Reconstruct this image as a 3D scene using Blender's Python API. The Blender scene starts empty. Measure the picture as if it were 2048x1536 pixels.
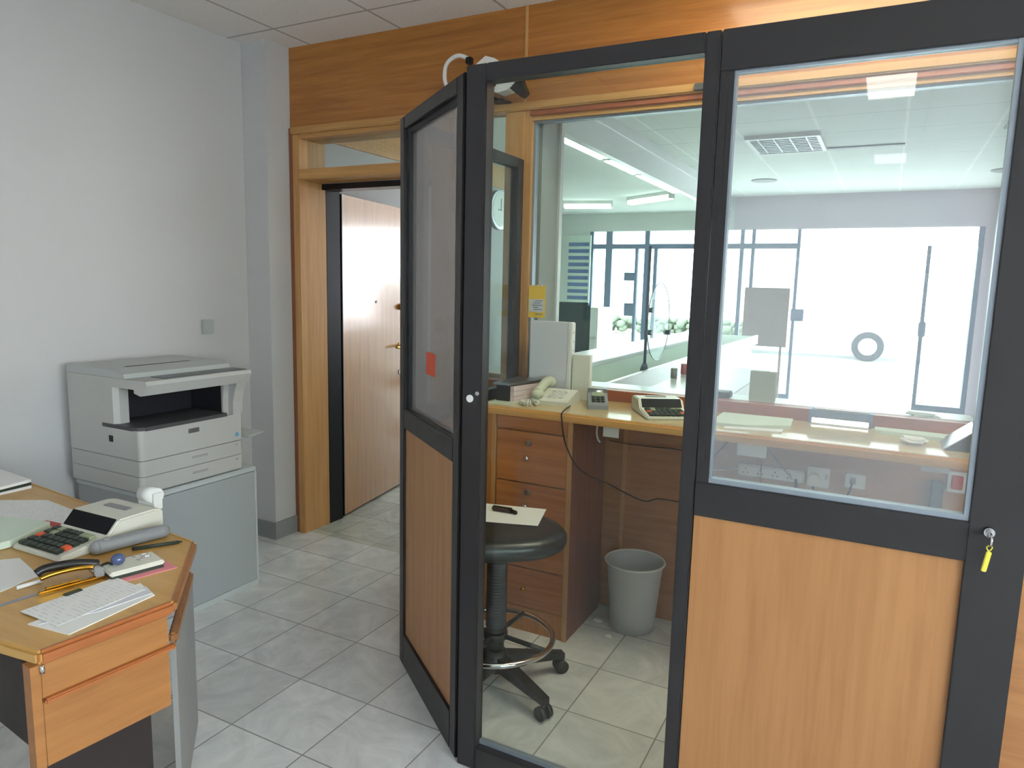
import bpy, bmesh, math, random
from mathutils import Vector, Matrix
random.seed(7)
SC = bpy.context.scene
COL = SC.collection

# ------------------------------------------------------------------ camera
F_PX = 1414.3
cam_d = bpy.data.cameras.new('camera')
cam_d.sensor_fit = 'HORIZONTAL'
cam_d.sensor_width = 36.0
cam_d.lens = F_PX / 2048 * 36.0
cam_d.clip_start = 0.05
cam = bpy.data.objects.new('camera', cam_d)
COL.objects.link(cam)
def _axes():
    a = Vector((-1700 - 1024, 503 - 768, F_PX)); b = Vector((1776 - 1024, 586 - 768, F_PX))
    X = (-a).normalized(); Y = b.normalized(); Y = (Y - X * X.dot(Y)).normalized()
    Z = X.cross(Y)
    if Z.y > 0: Z = -Z
    return X, Y, Z
_X, _Y, _Z = _axes()      # world axes seen from the camera (x right, y down, z forward)
right = Vector((_X.x, _Y.x, _Z.x)); down = Vector((_X.y, _Y.y, _Z.y)); fwd = Vector((_X.z, _Y.z, _Z.z))
up = -down; back = -fwd
cam.matrix_world = Matrix(((right.x, up.x, back.x, 0), (right.y, up.y, back.y, 0), (right.z, up.z, back.z, 1.5), (0, 0, 0, 1)))
SC.camera = cam

# ------------------------------------------------------------------ world and view
wd = bpy.data.worlds.new('world'); SC.world = wd; wd.use_nodes = True
bg = wd.node_tree.nodes['Background']
bg.inputs[0].default_value = (0.93, 0.96, 1.0, 1); bg.inputs[1].default_value = 9.0
sun_d = bpy.data.lights.new('sun', 'SUN'); sun_d.energy = 5.0; sun_d.angle = 0.02; sun_d.color = (1, .96, .9)
sun = bpy.data.objects.new('sun', sun_d); COL.objects.link(sun)
sun.rotation_euler = (math.radians(38), math.radians(-25), 0)
SC.view_settings.view_transform = 'Standard'
SC.view_settings.look = 'None'
SC.view_settings.gamma = 1
SC.view_settings.use_curve_mapping = False
SC.view_settings.exposure = 0.7
LAMP_ROOM = 7.0      # recessed ceiling lamps of the office
LAMP_CABIN_ADDED = 9.0
LAMP_TUBE = 9.0
LAMP_HALL = 1.5

# ------------------------------------------------------------------ materials
def lin(c):
    r = []
    for v in c[:3]:
        v = v / 255.0
        r.append(v / 12.92 if v <= 0.04045 else ((v + 0.055) / 1.055) ** 2.4)
    return (r[0], r[1], r[2], 1)
def newmat(name):
    m = bpy.data.materials.new(name); m.use_nodes = True
    return m, m.node_tree, m.node_tree.nodes['Principled BSDF']
def P(name, c, rough=.5, metal=0, spec=.5, var=0.0, coat=0):
    m, nt, b = newmat(name)
    b.inputs['Base Color'].default_value = lin(c); b.inputs['Roughness'].default_value = rough
    b.inputs['Metallic'].default_value = metal; b.inputs['Specular IOR Level'].default_value = spec
    if coat: b.inputs['Coat Weight'].default_value = coat; b.inputs['Coat Roughness'].default_value = .08
    n = nt.nodes.new('ShaderNodeTexNoise'); n.inputs['Scale'].default_value = 30; n.inputs['Detail'].default_value = 4
    tc = nt.nodes.new('ShaderNodeTexCoord'); nt.links.new(tc.outputs['Object'], n.inputs['Vector'])
    mr = nt.nodes.new('ShaderNodeMapRange'); mr.inputs['To Min'].default_value = max(.02, rough - .06); mr.inputs['To Max'].default_value = min(1, rough + .06)
    nt.links.new(n.outputs['Fac'], mr.inputs['Value']); nt.links.new(mr.outputs['Result'], b.inputs['Roughness'])
    if var:
        mx = nt.nodes.new('ShaderNodeMix'); mx.data_type = 'RGBA'
        l = lin(c); mx.inputs['A'].default_value = tuple(v * (1 - var) for v in l[:3]) + (1,); mx.inputs['B'].default_value = tuple(min(1, v * (1 + var)) for v in l[:3]) + (1,)
        nt.links.new(n.outputs['Fac'], mx.inputs['Factor']); nt.links.new(mx.outputs['Result'], b.inputs['Base Color'])
    return m
def WOOD(name, c1, c2, axis='x', rough=.35, scale=1.0, coat=0.0):
    m, nt, b = newmat(name)
    tc = nt.nodes.new('ShaderNodeTexCoord'); mp = nt.nodes.new('ShaderNodeMapping')
    s = {'x': (1.2, 22, 22), 'y': (22, 1.2, 22), 'z': (22, 22, 1.2)}[axis]
    mp.inputs['Scale'].default_value = tuple(v * scale for v in s)
    n = nt.nodes.new('ShaderNodeTexNoise'); n.inputs['Scale'].default_value = 1.6; n.inputs['Detail'].default_value = 6; n.inputs['Distortion'].default_value = .6
    n2 = nt.nodes.new('ShaderNodeTexNoise'); n2.inputs['Scale'].default_value = 7; n2.inputs['Detail'].default_value = 3
    nt.links.new(tc.outputs['Object'], mp.inputs['Vector']); nt.links.new(mp.outputs['Vector'], n.inputs['Vector']); nt.links.new(mp.outputs['Vector'], n2.inputs['Vector'])
    ad = nt.nodes.new('ShaderNodeMath'); ad.operation = 'MULTIPLY_ADD'; ad.inputs[1].default_value = .35
    nt.links.new(n2.outputs['Fac'], ad.inputs[0]); nt.links.new(n.outputs['Fac'], ad.inputs[2])
    cr = nt.nodes.new('ShaderNodeValToRGB'); cr.color_ramp.elements[0].position = .42; cr.color_ramp.elements[1].position = .85
    cr.color_ramp.elements[0].color = lin(c1); cr.color_ramp.elements[1].color = lin(c2)
    nt.links.new(ad.outputs[0], cr.inputs['Fac']); nt.links.new(cr.outputs['Color'], b.inputs['Base Color'])
    b.inputs['Roughness'].default_value = rough
    if coat: b.inputs['Coat Weight'].default_value = coat; b.inputs['Coat Roughness'].default_value = .12
    return m
def EMIT(name, c, strength):
    m = bpy.data.materials.new(name); m.use_nodes = True; nt = m.node_tree; nt.nodes.clear()
    e = nt.nodes.new('ShaderNodeEmission'); e.inputs[0].default_value = lin(c); e.inputs[1].default_value = strength
    o = nt.nodes.new('ShaderNodeOutputMaterial'); nt.links.new(e.outputs[0], o.inputs[0])
    return m
def GLASS(name, tint=(245, 250, 248), f0=.045, graze=.9, film=0.0, filmc=(200, 205, 205)):
    """window glass: clear body, reflection growing towards grazing, optional pale film painting in haze and reflection"""
    m = bpy.data.materials.new(name); m.use_nodes = True; nt = m.node_tree; nt.nodes.clear()
    N = nt.nodes.new; L = nt.links.new
    g = N('ShaderNodeNewGeometry'); d = N('ShaderNodeVectorMath'); d.operation = 'DOT_PRODUCT'
    L(g.outputs['Normal'], d.inputs[0]); L(g.outputs['Incoming'], d.inputs[1])
    ab = N('ShaderNodeMath'); ab.operation = 'ABSOLUTE'; L(d.outputs['Value'], ab.inputs[0])
    iv = N('ShaderNodeMath'); iv.operation = 'SUBTRACT'; iv.inputs[0].default_value = 1; L(ab.outputs[0], iv.inputs[1])
    pw = N('ShaderNodeMath'); pw.operation = 'POWER'; pw.inputs[1].default_value = 5; L(iv.outputs[0], pw.inputs[0])
    sc = N('ShaderNodeMath'); sc.operation = 'MULTIPLY_ADD'; sc.inputs[1].default_value = graze; sc.inputs[2].default_value = f0; L(pw.outputs[0], sc.inputs[0])
    t = N('ShaderNodeBsdfTransparent'); t.inputs[0].default_value = lin(tint)
    gl = N('ShaderNodeBsdfGlossy'); gl.inputs['Roughness'].default_value = 0.0
    mx = N('ShaderNodeMixShader'); L(sc.outputs[0], mx.inputs[0]); L(t.outputs[0], mx.inputs[1]); L(gl.outputs[0], mx.inputs[2])
    out = N('ShaderNodeOutputMaterial')
    if film:
        df = N('ShaderNodeBsdfDiffuse'); df.inputs[0].default_value = lin(filmc)
        m2 = N('ShaderNodeMixShader'); m2.inputs[0].default_value = film
        L(mx.outputs[0], m2.inputs[1]); L(df.outputs[0], m2.inputs[2]); L(m2.outputs[0], out.inputs[0])
    else:
        L(mx.outputs[0], out.inputs[0])
    return m
def _fracline(nt, sock, off, size, width):
    N = nt.nodes.new; L = nt.links.new
    a = N('ShaderNodeMath'); a.operation = 'MULTIPLY_ADD'; a.inputs[1].default_value = 1 / size; a.inputs[2].default_value = -off / size + .5 * width / size + 100
    L(sock, a.inputs[0])
    f = N('ShaderNodeMath'); f.operation = 'FRACT'; L(a.outputs[0], f.inputs[0])
    l = N('ShaderNodeMath'); l.operation = 'LESS_THAN'; l.inputs[1].default_value = width / size; L(f.outputs[0], l.inputs[0])
    return l.outputs[0]
def GRID(name, base, base2, line, lineY, ox, oy, size, wx, wy, rough, nscale, veins=False):
    """tiles laid along the room's axes, with joints in X and in Y (world position)"""
    m, nt, b = newmat(name); N = nt.nodes.new; L = nt.links.new
    g = N('ShaderNodeNewGeometry'); sp = N('ShaderNodeSeparateXYZ'); L(g.outputs['Position'], sp.inputs[0])
    lx = _fracline(nt, sp.outputs['X'], ox, size, wx); ly = _fracline(nt, sp.outputs['Y'], oy, size, wy)
    n = N('ShaderNodeTexNoise'); n.inputs['Scale'].default_value = nscale; n.inputs['Detail'].default_value = 8; n.inputs['Roughness'].default_value = .65
    n.inputs['Distortion'].default_value = 1.5 if veins else 0
    L(g.outputs['Position'], n.inputs['Vector'])
    cr = N('ShaderNodeValToRGB'); cr.color_ramp.elements[0].position = .35; cr.color_ramp.elements[1].position = .68
    cr.color_ramp.elements[0].color = lin(base2); cr.color_ramp.elements[1].color = lin(base); L(n.outputs['Fac'], cr.inputs['Fac'])
    col = cr.outputs['Color']
    if veins:   # each tile a slightly different tone
        fl = []
        for ax, o in (('X', ox), ('Y', oy)):
            q = N('ShaderNodeMath'); q.operation = 'MULTIPLY_ADD'; q.inputs[1].default_value = 1 / size; q.inputs[2].default_value = -o / size; L(sp.outputs[ax], q.inputs[0])
            w = N('ShaderNodeMath'); w.operation = 'FLOOR'; L(q.outputs[0], w.inputs[0]); fl.append(w)
        cb = N('ShaderNodeCombineXYZ'); L(fl[0].outputs[0], cb.inputs[0]); L(fl[1].outputs[0], cb.inputs[1])
        wn = N('ShaderNodeTexWhiteNoise'); L(cb.outputs[0], wn.inputs['Vector'])
        mr = N('ShaderNodeMapRange'); mr.inputs['To Min'].default_value = .88; mr.inputs['To Max'].default_value = 1.04; L(wn.outputs['Value'], mr.inputs['Value'])
        vm = N('ShaderNodeVectorMath'); vm.operation = 'SCALE'; L(col, vm.inputs[0]); L(mr.outputs['Result'], vm.inputs['Scale']); col = vm.outputs['Vector']
    m1 = N('ShaderNodeMix'); m1.data_type = 'RGBA'; L(lx, m1.inputs['Factor']); L(col, m1.inputs['A']); m1.inputs['B'].default_value = lin(line)
    m2 = N('ShaderNodeMix'); m2.data_type = 'RGBA'; L(ly, m2.inputs['Factor']); L(m1.outputs['Result'], m2.inputs['A']); m2.inputs['B'].default_value = lin(lineY)
    L(m2.outputs['Result'], b.inputs['Base Color']); b.inputs['Roughness'].default_value = rough
    return m

M = {}
M['plaster'] = P('white plaster', (194, 193, 195), .85, var=.02)
M['plaster_hall'] = P('pale green plaster', (214, 218, 214), .85, var=.02)
M['lilac'] = P('lilac grey plaster', (206, 194, 204), .85, var=.02)
M['ceil'] = GRID('office ceiling tiles', (236, 232, 230), (228, 224, 222), (176, 172, 172), (176, 172, 172), -2.865, 2.78, .6, .014, .014, .9, 60)
M['ceil_hall'] = GRID('hall ceiling tiles', (230, 234, 230), (224, 228, 224), (248, 248, 244), (184, 188, 188), -.585, 6.95, .6, .022, .012, .9, 60)
M['ceil_low'] = P('pale green lowered ceiling', (204, 208, 203), .85, var=.02)
M['floor'] = GRID('white marble tiles', (226, 227, 228), (200, 202, 204), (148, 148, 148), (148, 148, 148), -.882, 2.17, .32, .005, .005, .22, 5, True)
M['floor_corr'] = GRID('greenish marble tiles', (200, 203, 192), (168, 171, 162), (130, 132, 124), (130, 132, 124), -.882, 2.8, .32, .004, .004, .25, 5, True)
M['marble_skirt'] = P('grey marble skirting', (138, 142, 144), .4, var=.12)
M['wall_wood'] = WOOD('oak veneer wall panel', (150, 92, 40), (182, 122, 58), 'x', .33, coat=.2)
M['wood_trim'] = WOOD('oak trim', (178, 130, 78), (200, 152, 98), 'z', .4)
M['wood_trimx'] = WOOD('oak trim along', (176, 128, 72), (198, 150, 92), 'x', .4)
M['wood_red'] = WOOD('red brown casing', (128, 74, 50), (146, 88, 60), 'z', .45)
M['wood_redx'] = WOOD('red brown rail', (150, 84, 54), (170, 98, 64), 'x', .4)
M['wood_door'] = WOOD('glossy oak door', (170, 112, 50), (196, 134, 66), 'z', .3, coat=1.0)
M['wood_panel'] = WOOD('bright oak panel', (166, 114, 70), (180, 128, 82), 'z', .5)
M['wood_diag'] = WOOD('brown oak panel', (172, 122, 80), (190, 140, 94), 'z', .4)
M['wood_back'] = WOOD('oak under counter', (158, 104, 62), (176, 122, 76), 'x', .45)
M['wood_drawer'] = WOOD('red oak drawer', (164, 98, 54), (190, 122, 70), 'x', .35)
M['wood_carcass'] = WOOD('oak carcass', (178, 114, 58), (196, 132, 72), 'z', .4)
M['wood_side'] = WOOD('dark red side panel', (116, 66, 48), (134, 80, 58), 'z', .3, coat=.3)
M['counter'] = WOOD('oak counter top', (192, 166, 112), (208, 182, 130), 'x', .16, coat=.5)
M['counter_edge'] = WOOD('oak counter edge', (214, 156, 84), (226, 172, 98), 'x', .3)
M['desk_top'] = WOOD('light oak desk top', (186, 142, 76), (202, 160, 92), 'x', .3)
M['desk_edge'] = WOOD('orange oak desk edge', (154, 88, 46), (172, 104, 58), 'y', .35)
M['desk_front'] = WOOD('orange oak drawer front', (150, 98, 52), (168, 114, 64), 'y', .42)
M['desk_rim'] = WOOD('brown oak desk rim', (150, 98, 56), (168, 116, 70), 'x', .35)
M['desk_dark'] = P('dark brown board', (40, 30, 30), .6, var=.1)
M['desk_grey'] = P('grey laminate', (150, 150, 150), .5)
M['alu'] = P('dark bronze aluminium', (44, 42, 45), .38, .15, var=.05)
M['alu_in'] = P('black aluminium rebate', (28, 30, 36), .45, .1)
M['bead'] = P('light aluminium glazing bead', (150, 160, 172), .35, .5)
M['glass'] = GLASS('clear pane glass', f0=.03)
M['glass_thin'] = GLASS('thin disc glass', tint=(238, 246, 246), f0=.01, graze=.15)
M['glass_front'] = GLASS('front pane glass', f0=.05, film=.12, filmc=(225, 228, 240))  # film paints the veiling haze into the pane
M['glass_diag'] = GLASS('side pane glass', tint=(215, 215, 215), f0=.10, film=.24, filmc=(226, 222, 224))  # pale film paints the grey wall reflection into the pane
M['blue_frame'] = P('blue grey aluminium', (118, 132, 158), .5, .0)  # lightened to put the flare around the bright entrance into the colour
M['black_steel'] = P('black steel frame', (24, 25, 30), .35, .2)
M['brass'] = P('polished brass', (208, 168, 84), .2, 1)
M['chrome'] = P('chrome', (205, 205, 210), .12, 1)
M['steel'] = P('brushed steel', (170, 172, 178), .3, 1)
M['cop_body'] = P('warm grey copier plastic', (180, 180, 178), .5)
M['cop_side'] = P('grey copier side plastic', (158, 158, 160), .5)
M['cop_lid'] = P('copier lid plastic', (172, 176, 176), .42)
M['cop_dark'] = P('dark grey copier tray', (72, 72, 76), .5)
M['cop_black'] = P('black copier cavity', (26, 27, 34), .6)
M['cop_strip'] = P('teal grey control strip', (70, 80, 88), .3)
M['cab_front'] = P('blue grey cabinet front', (160, 165, 168), .5)
M['cab_frame'] = P('light grey cabinet edge', (184, 190, 192), .45)
M['blue'] = P('light blue sticker', (90, 160, 200), .5)
M['badge'] = P('grey name plate', (98, 96, 96), .4)
M['white'] = P('white plastic', (222, 222, 220), .4)
M['cream'] = P('cream plastic', (214, 213, 202), .42)
M['cream2'] = P('pale green grey plastic', (196, 200, 180), .42)
M['dark_green'] = P('dark green black key', (44, 54, 46), .5)
M['disp'] = P('smoked display window', (16, 19, 24), .55, 0, .12)
M['key_o'] = P('orange key', (222, 92, 52), .5)
M['key_g'] = P('pale green key', (150, 160, 130), .5)
M['black'] = P('black plastic', (22, 22, 25), .35)
M['leather'] = P('black leatherette', (24, 26, 28), .33)
M['rubber'] = P('black rubber bellows', (52, 52, 56), .6)
M['gold'] = P('gold metal', (196, 150, 60), .22, 1)
M['paper'] = P('white paper', (226, 226, 226), .8)
def PRINTED(name, c, ink):
    m, nt, b = newmat(name); tc = nt.nodes.new('ShaderNodeTexCoord'); sp = nt.nodes.new('ShaderNodeSeparateXYZ'); nt.links.new(tc.outputs['Object'], sp.inputs[0])
    l = _fracline(nt, sp.outputs['Y'], 0, .011, .0035)
    n = nt.nodes.new('ShaderNodeTexNoise'); n.inputs['Scale'].default_value = 60; nt.links.new(tc.outputs['Object'], n.inputs['Vector'])
    g = nt.nodes.new('ShaderNodeMath'); g.operation = 'GREATER_THAN'; g.inputs[1].default_value = .5; nt.links.new(n.outputs['Fac'], g.inputs[0])
    k = nt.nodes.new('ShaderNodeMath'); k.operation = 'MULTIPLY'; nt.links.new(l, k.inputs[0]); nt.links.new(g.outputs[0], k.inputs[1])
    mx = nt.nodes.new('ShaderNodeMix'); mx.data_type = 'RGBA'; mx.inputs['A'].default_value = lin(c); mx.inputs['B'].default_value = lin(ink); nt.links.new(k.outputs[0], mx.inputs['Factor'])
    nt.links.new(mx.outputs['Result'], b.inputs['Base Color']); b.inputs['Roughness'].default_value = .8
    return m
M['paper_print'] = PRINTED('printed paper', (226, 226, 226), (208, 209, 214))
M['paper_g'] = P('greenish white paper', (206, 220, 206), .8)
M['paper_l'] = P('lilac white card', (206, 206, 216), .7)
M['ink'] = P('grey print', (176, 176, 180), .8)
M['pink'] = P('pink paper', (222, 140, 150), .8)
M['pinkb'] = P('pinkish paper bundle', (208, 186, 186), .8, var=.15)
M['redp'] = P('red folder', (190, 70, 70), .6)
M['orange'] = P('orange sticker paper', (222, 92, 62), .6)
M['yellow'] = P('yellow leaflet', (232, 190, 70), .6)
M['yellow2'] = P('yellow tag', (226, 214, 80), .5)
M['grey_ph'] = P('grey handset plastic', (134, 136, 140), .4)
M['bin'] = P('pale grey bin plastic', (188, 190, 194), .4)
M['beige'] = P('beige card', (198, 192, 176), .7)
M['lens'] = P('blue glass paperweight', (70, 86, 130), .05, 0, .8)
M['red'] = P('red switch', (190, 50, 44), .4)
M['cable'] = P('black cable', (20, 20, 22), .5)
M['cable_w'] = P('white cable', (205, 205, 205), .5)
M['van'] = P('white van paint', (230, 232, 238), .3)
M['tyre'] = P('dark tyre', (30, 32, 38), .8)
M['asphalt'] = P('pale sunlit paving', (196, 196, 196), .9, var=.05)
M['hedge'] = P('grey green hedge', (98, 104, 92), .9, var=.5)
M['stone'] = P('pale stone wall', (188, 182, 172), .9, var=.1)
M['board'] = P('lilac brown board', (176, 156, 158), .7)
M['laminate'] = P('white laminate', (238, 238, 242), .3)
M['teal'] = P('teal grey fabric', (72, 90, 92), .8)
M['poster_b'] = P('blue stripe', (96, 116, 160), .6)
M['clockface'] = P('clock dial', (226, 230, 226), .35)
M['lamp'] = EMIT('ceiling lamp diffuser', (255, 250, 240), LAMP_ROOM)
M['lamp_cab_added'] = EMIT('added cabin lamp diffuser', (255, 244, 214), LAMP_CABIN_ADDED)
M['tube'] = EMIT('fluorescent tube', (242, 255, 248), LAMP_TUBE)
M['lamp_hall'] = EMIT('hall lamp', (255, 255, 250), LAMP_HALL)

# ------------------------------------------------------------------ mesh helpers
class MB:
    def __init__(s): s.v = []; s.f = []; s.smooth = []
    def add(s, v, f, sm=False):
        o = len(s.v); s.v += [tuple(p) for p in v]; s.f += [tuple(i + o for i in q) for q in f]; s.smooth += [sm] * len(f); return s
    def box(s, x0, x1, y0, y1, z0, z1, bev=0.0):
        if x0 > x1: x0, x1 = x1, x0
        if y0 > y1: y0, y1 = y1, y0
        if z0 > z1: z0, z1 = z1, z0
        if not bev:
            v = [(x, y, z) for z in (z0, z1) for y in (y0, y1) for x in (x0, x1)]
            return s.add(v, [(0, 2, 3, 1), (4, 5, 7, 6), (0, 1, 5, 4), (2, 6, 7, 3), (0, 4, 6, 2), (1, 3, 7, 5)])
        bm = bmesh.new(); bmesh.ops.create_cube(bm, size=1)
        for w in bm.verts: w.co = Vector(((x0 + x1) / 2 + w.co.x * (x1 - x0), (y0 + y1) / 2 + w.co.y * (y1 - y0), (z0 + z1) / 2 + w.co.z * (z1 - z0)))
        bmesh.ops.bevel(bm, geom=bm.edges[:], offset=bev, segments=2, affect='EDGES')
        return s.frombm(bm)
    def frombm(s, bm, sm=False, mat=None):
        bm.verts.ensure_lookup_table()
        for i, w in enumerate(bm.verts): w.index = i
        s.add([(mat @ w.co) if mat else w.co.copy() for w in bm.verts], [[w.index for w in f.verts] for f in bm.faces], sm); bm.free(); return s
    def obox(s, c, ax, size, bev=0.0):
        """box centred at c with axes ax (Matrix 3x3 or z-angle) and full sizes"""
        R = Matrix.Rotation(ax, 3, 'Z') if not isinstance(ax, Matrix) else ax
        bm = bmesh.new(); bmesh.ops.create_cube(bm, size=1)
        for w in bm.verts: w.co = Vector((w.co.x * size[0], w.co.y * size[1], w.co.z * size[2]))
        if bev: bmesh.ops.bevel(bm, geom=bm.edges[:], offset=bev, segments=2, affect='EDGES')
        for w in bm.verts: w.co = R @ w.co + Vector(c)
        return s.frombm(bm)
    def prism(s, pts, z0, z1):
        n = len(pts)
        v = [(p[0], p[1], z0) for p in pts] + [(p[0], p[1], z1) for p in pts]
        a = sum(pts[i][0] * pts[(i + 1) % n][1] - pts[(i + 1) % n][0] * pts[i][1] for i in range(n))
        f = [tuple(reversed(range(n))), tuple(range(n, 2 * n))] + [(i, (i + 1) % n, n + (i + 1) % n, n + i) for i in range(n)]
        if a < 0: f = [tuple(reversed(q)) for q in f]
        return s.add(v, f)
    def profile(s, pts, axis, a0, a1):
        """extrude a 2-D outline: axis 'x' takes (y,z) pairs, 'y' takes (x,z)"""
        n = len(pts)
        mk = (lambda a, p: (a, p[0], p[1])) if axis == 'x' else (lambda a, p: (p[0], a, p[1]))
        v = [mk(a0, p) for p in pts] + [mk(a1, p) for p in pts]
        f = [tuple(range(n)), tuple(reversed(range(n, 2 * n)))] + [(i, n + i, n + (i + 1) % n, (i + 1) % n) for i in range(n)]
        return s.add(v, f)
    def cyl(s, p0, p1, r0, r1=None, n=20, cap=True, sm=True):
        r1 = r0 if r1 is None else r1
        p0 = Vector(p0); p1 = Vector(p1); d = (p1 - p0).normalized()
        a = d.orthogonal().normalized(); b = d.cross(a)
        v = [p0 + (a * math.cos(t) + b * math.sin(t)) * r0 for t in [2 * math.pi * i / n for i in range(n)]] + \
            [p1 + (a * math.cos(t) + b * math.sin(t)) * r1 for t in [2 * math.pi * i / n for i in range(n)]]
        s.add(v, [(i, (i + 1) % n, n + (i + 1) % n, n + i) for i in range(n)], sm)
        if cap:
            o = len(s.v) - 2 * n; s.f += [tuple(o + i for i in reversed(range(n))), tuple(o + n + i for i in range(n))]; s.smooth += [False, False]
        return s
    def lathe(s, prof, c=(0, 0, 0), n=32, sm=True):
        """prof: (r,z) list from bottom; closed ends when r is 0"""
        v = []; rings = []
        for r, z in prof:
            if r < 1e-6: rings.append([len(v)]); v.append((c[0], c[1], c[2] + z))
            else:
                rings.append(list(range(len(v), len(v) + n)))
                v += [(c[0] + r * math.cos(2 * math.pi * i / n), c[1] + r * math.sin(2 * math.pi * i / n), c[2] + z) for i in range(n)]
        f = []
        for A, B in zip(rings, rings[1:]):
            for i in range(n):
                j = (i + 1) % n
                if len(A) == 1 and len(B) == 1: continue
                if len(A) == 1: f.append((A[0], B[j], B[i]))
                elif len(B) == 1: f.append((A[i], A[j], B[0]))
                else: f.append((A[i], A[j], B[j], B[i]))
        return s.add(v, f, sm)
    def tube(s, pts, r, n=8, closed=False, sub=6):
        P_ = [Vector(p) for p in pts]
        if sub > 1 and len(P_) > 2:       # Catmull-Rom through the points
            Q = []; m = len(P_)
            rng = range(m) if closed else range(m - 1)
            for i in rng:
                g = lambda k: P_[k % m] if closed else P_[max(0, min(m - 1, k))]
                a, b, c, d = g(i - 1), g(i), g(i + 1), g(i + 2)
                for k in range(sub):
                    t = k / sub
                    Q.append(.5 * ((2 * b) + (c - a) * t + (2 * a - 5 * b + 4 * c - d) * t * t + (3 * b - a - 3 * c + d) * t ** 3))
            if not closed: Q.append(P_[-1])
            P_ = Q
        m = len(P_); v = []; nrm = None
        for i, p in enumerate(P_):
            t = ((P_[(i + 1) % m] - P_[i - 1]) if closed else (P_[min(i + 1, m - 1)] - P_[max(i - 1, 0)])).normalized()
            if nrm is None: nrm = t.orthogonal().normalized()
            nrm = (nrm - t * nrm.dot(t)); nrm = nrm.normalized() if nrm.length > 1e-6 else t.orthogonal().normalized()
            b = t.cross(nrm)
            v += [p + (nrm * math.cos(2 * math.pi * k / n) + b * math.sin(2 * math.pi * k / n)) * r for k in range(n)]
        f = []
        for i in range(m if closed else m - 1):
            j = (i + 1) % m
            for k in range(n): f.append((i * n + k, i * n + (k + 1) % n, j * n + (k + 1) % n, j * n + k))
        if not closed: f += [tuple(reversed(range(n))), tuple((m - 1) * n + k for k in range(n))]
        return s.add(v, f, True)
    def ball(s, c, r, sc=(1, 1, 1), n=16):
        bm = bmesh.new(); bmesh.ops.create_uvsphere(bm, u_segments=n, v_segments=n // 2, radius=r)
        for w in bm.verts: w.co = Vector((w.co.x * sc[0] + c[0], w.co.y * sc[1] + c[1], w.co.z * sc[2] + c[2]))
        return s.frombm(bm, True)

def thing(name, label, cat, loc=(0, 0, 0), rz=0, group=None):
    o = bpy.data.objects.new(name, None); COL.objects.link(o); o.location = loc; o.rotation_euler = (0, 0, rz)
    o.empty_display_size = .05
    o['label'] = label; o['category'] = cat
    if group: o['group'] = group
    return o
def _root_inv(p):
    m = Matrix.Identity(4); chain = []
    while p is not None: chain.append(p); p = p.parent
    for q in reversed(chain): m = m @ (Matrix.Translation(q.location) @ q.rotation_euler.to_matrix().to_4x4())
    return m.inverted()
def obj(name, mb, mat, parent=None, world=False, label=None):
    """one mesh object; world=True: the builder holds world coordinates"""
    v = mb.v
    if parent is not None and world:
        I = _root_inv(parent); v = [tuple(I @ Vector(p)) for p in v]
    loc = (0, 0, 0)
    if parent is None and v:
        xs = [p[0] for p in v]; ys = [p[1] for p in v]; zs = [p[2] for p in v]
        loc = ((min(xs) + max(xs)) / 2, (min(ys) + max(ys)) / 2, min(zs)); v = [(p[0] - loc[0], p[1] - loc[1], p[2] - loc[2]) for p in v]
    me = bpy.data.meshes.new(name); me.from_pydata(v, [], mb.f); me.update()
    me.polygons.foreach_set('use_smooth', mb.smooth)
    me.materials.append(mat if not isinstance(mat, str) else M[mat])
    o = bpy.data.objects.new(name, me); COL.objects.link(o); o.location = loc
    if parent is not None: o.parent = parent
    if label: o['label'] = label
    return o
def tag(o, label, cat, group=None):
    o['label'] = label; o['category'] = cat
    if group: o['group'] = group
    return o
def struct(name, mb, mat, parent=None):
    o = obj(name, mb, mat, parent, world=True)
    if parent is None: o['kind'] = 'structure'
    return o
def sroot(name, loc):
    o = bpy.data.objects.new(name, None); COL.objects.link(o); o.location = loc; o['kind'] = 'structure'; return o
def B(*a, **k): return MB().box(*a, **k)

ZC = 2.75; YB = 3.036; YH = 10.17

# ================================================================== SETTING: the office
struct('floor', B(-3.3, 2.6, -3.1, 3.06, -.06, 0), 'floor')
struct('floor.001', B(-5.0, 2.6, 3.06, YH + .1, -.06, 0), 'floor_corr')
struct('ceiling', B(-3.3, 2.6, -3.1, 3.06, ZC, ZC + .05), 'ceil')
struct('ceiling.001', B(-1.985, 2.6, 3.06, YH + .1, ZC, ZC + .05), 'ceil_hall')
m = MB().box(-3.30, -3.2, -3.0, 3.10, 0, ZC).box(-3.2, -3.022, 2.866, 3.10, 0, ZC)
struct('wall_left', m, 'plaster')
struct('baseboard_left', MB().box(-3.2, -3.188, -3.0, 2.854, 0, .10).box(-3.188, -3.01, 2.854, 2.866, 0, .10).box(-3.022, -3.01, 2.866, YB, 0, .10), 'marble_skirt')
struct('wall_rear', B(-3.3, 2.6, -3.1, -3.0, 0, ZC), 'plaster')
struct('wall_right', MB().box(2.5, 2.6, -3.0, -2.5, 0, ZC).box(2.5, 2.6, 1.3, 3.1, 0, ZC).box(2.5, 2.6, -2.5, 1.3, 0, .8).box(2.5, 2.6, -2.5, 1.3, 2.45, ZC), 'plaster')
w4 = sroot('window_added', (2.55, -.6, .8))  # unseen window, added so daylight reaches the left wall and desk fronts
obj('window_frame', MB().box(2.52, 2.58, -2.5, -2.44, .8, 2.45).box(2.52, 2.58, 1.24, 1.3, .8, 2.45).box(2.52, 2.58, -2.44, 1.24, .8, .86).box(2.52, 2.58, -2.44, 1.24, 2.39, 2.45).box(2.52, 2.58, -.63, -.57, .86, 2.39), 'alu', w4, True)
obj('glass_pane', B(2.546, 2.552, -2.44, 1.24, .86, 2.39), 'glass', w4, True)

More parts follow.
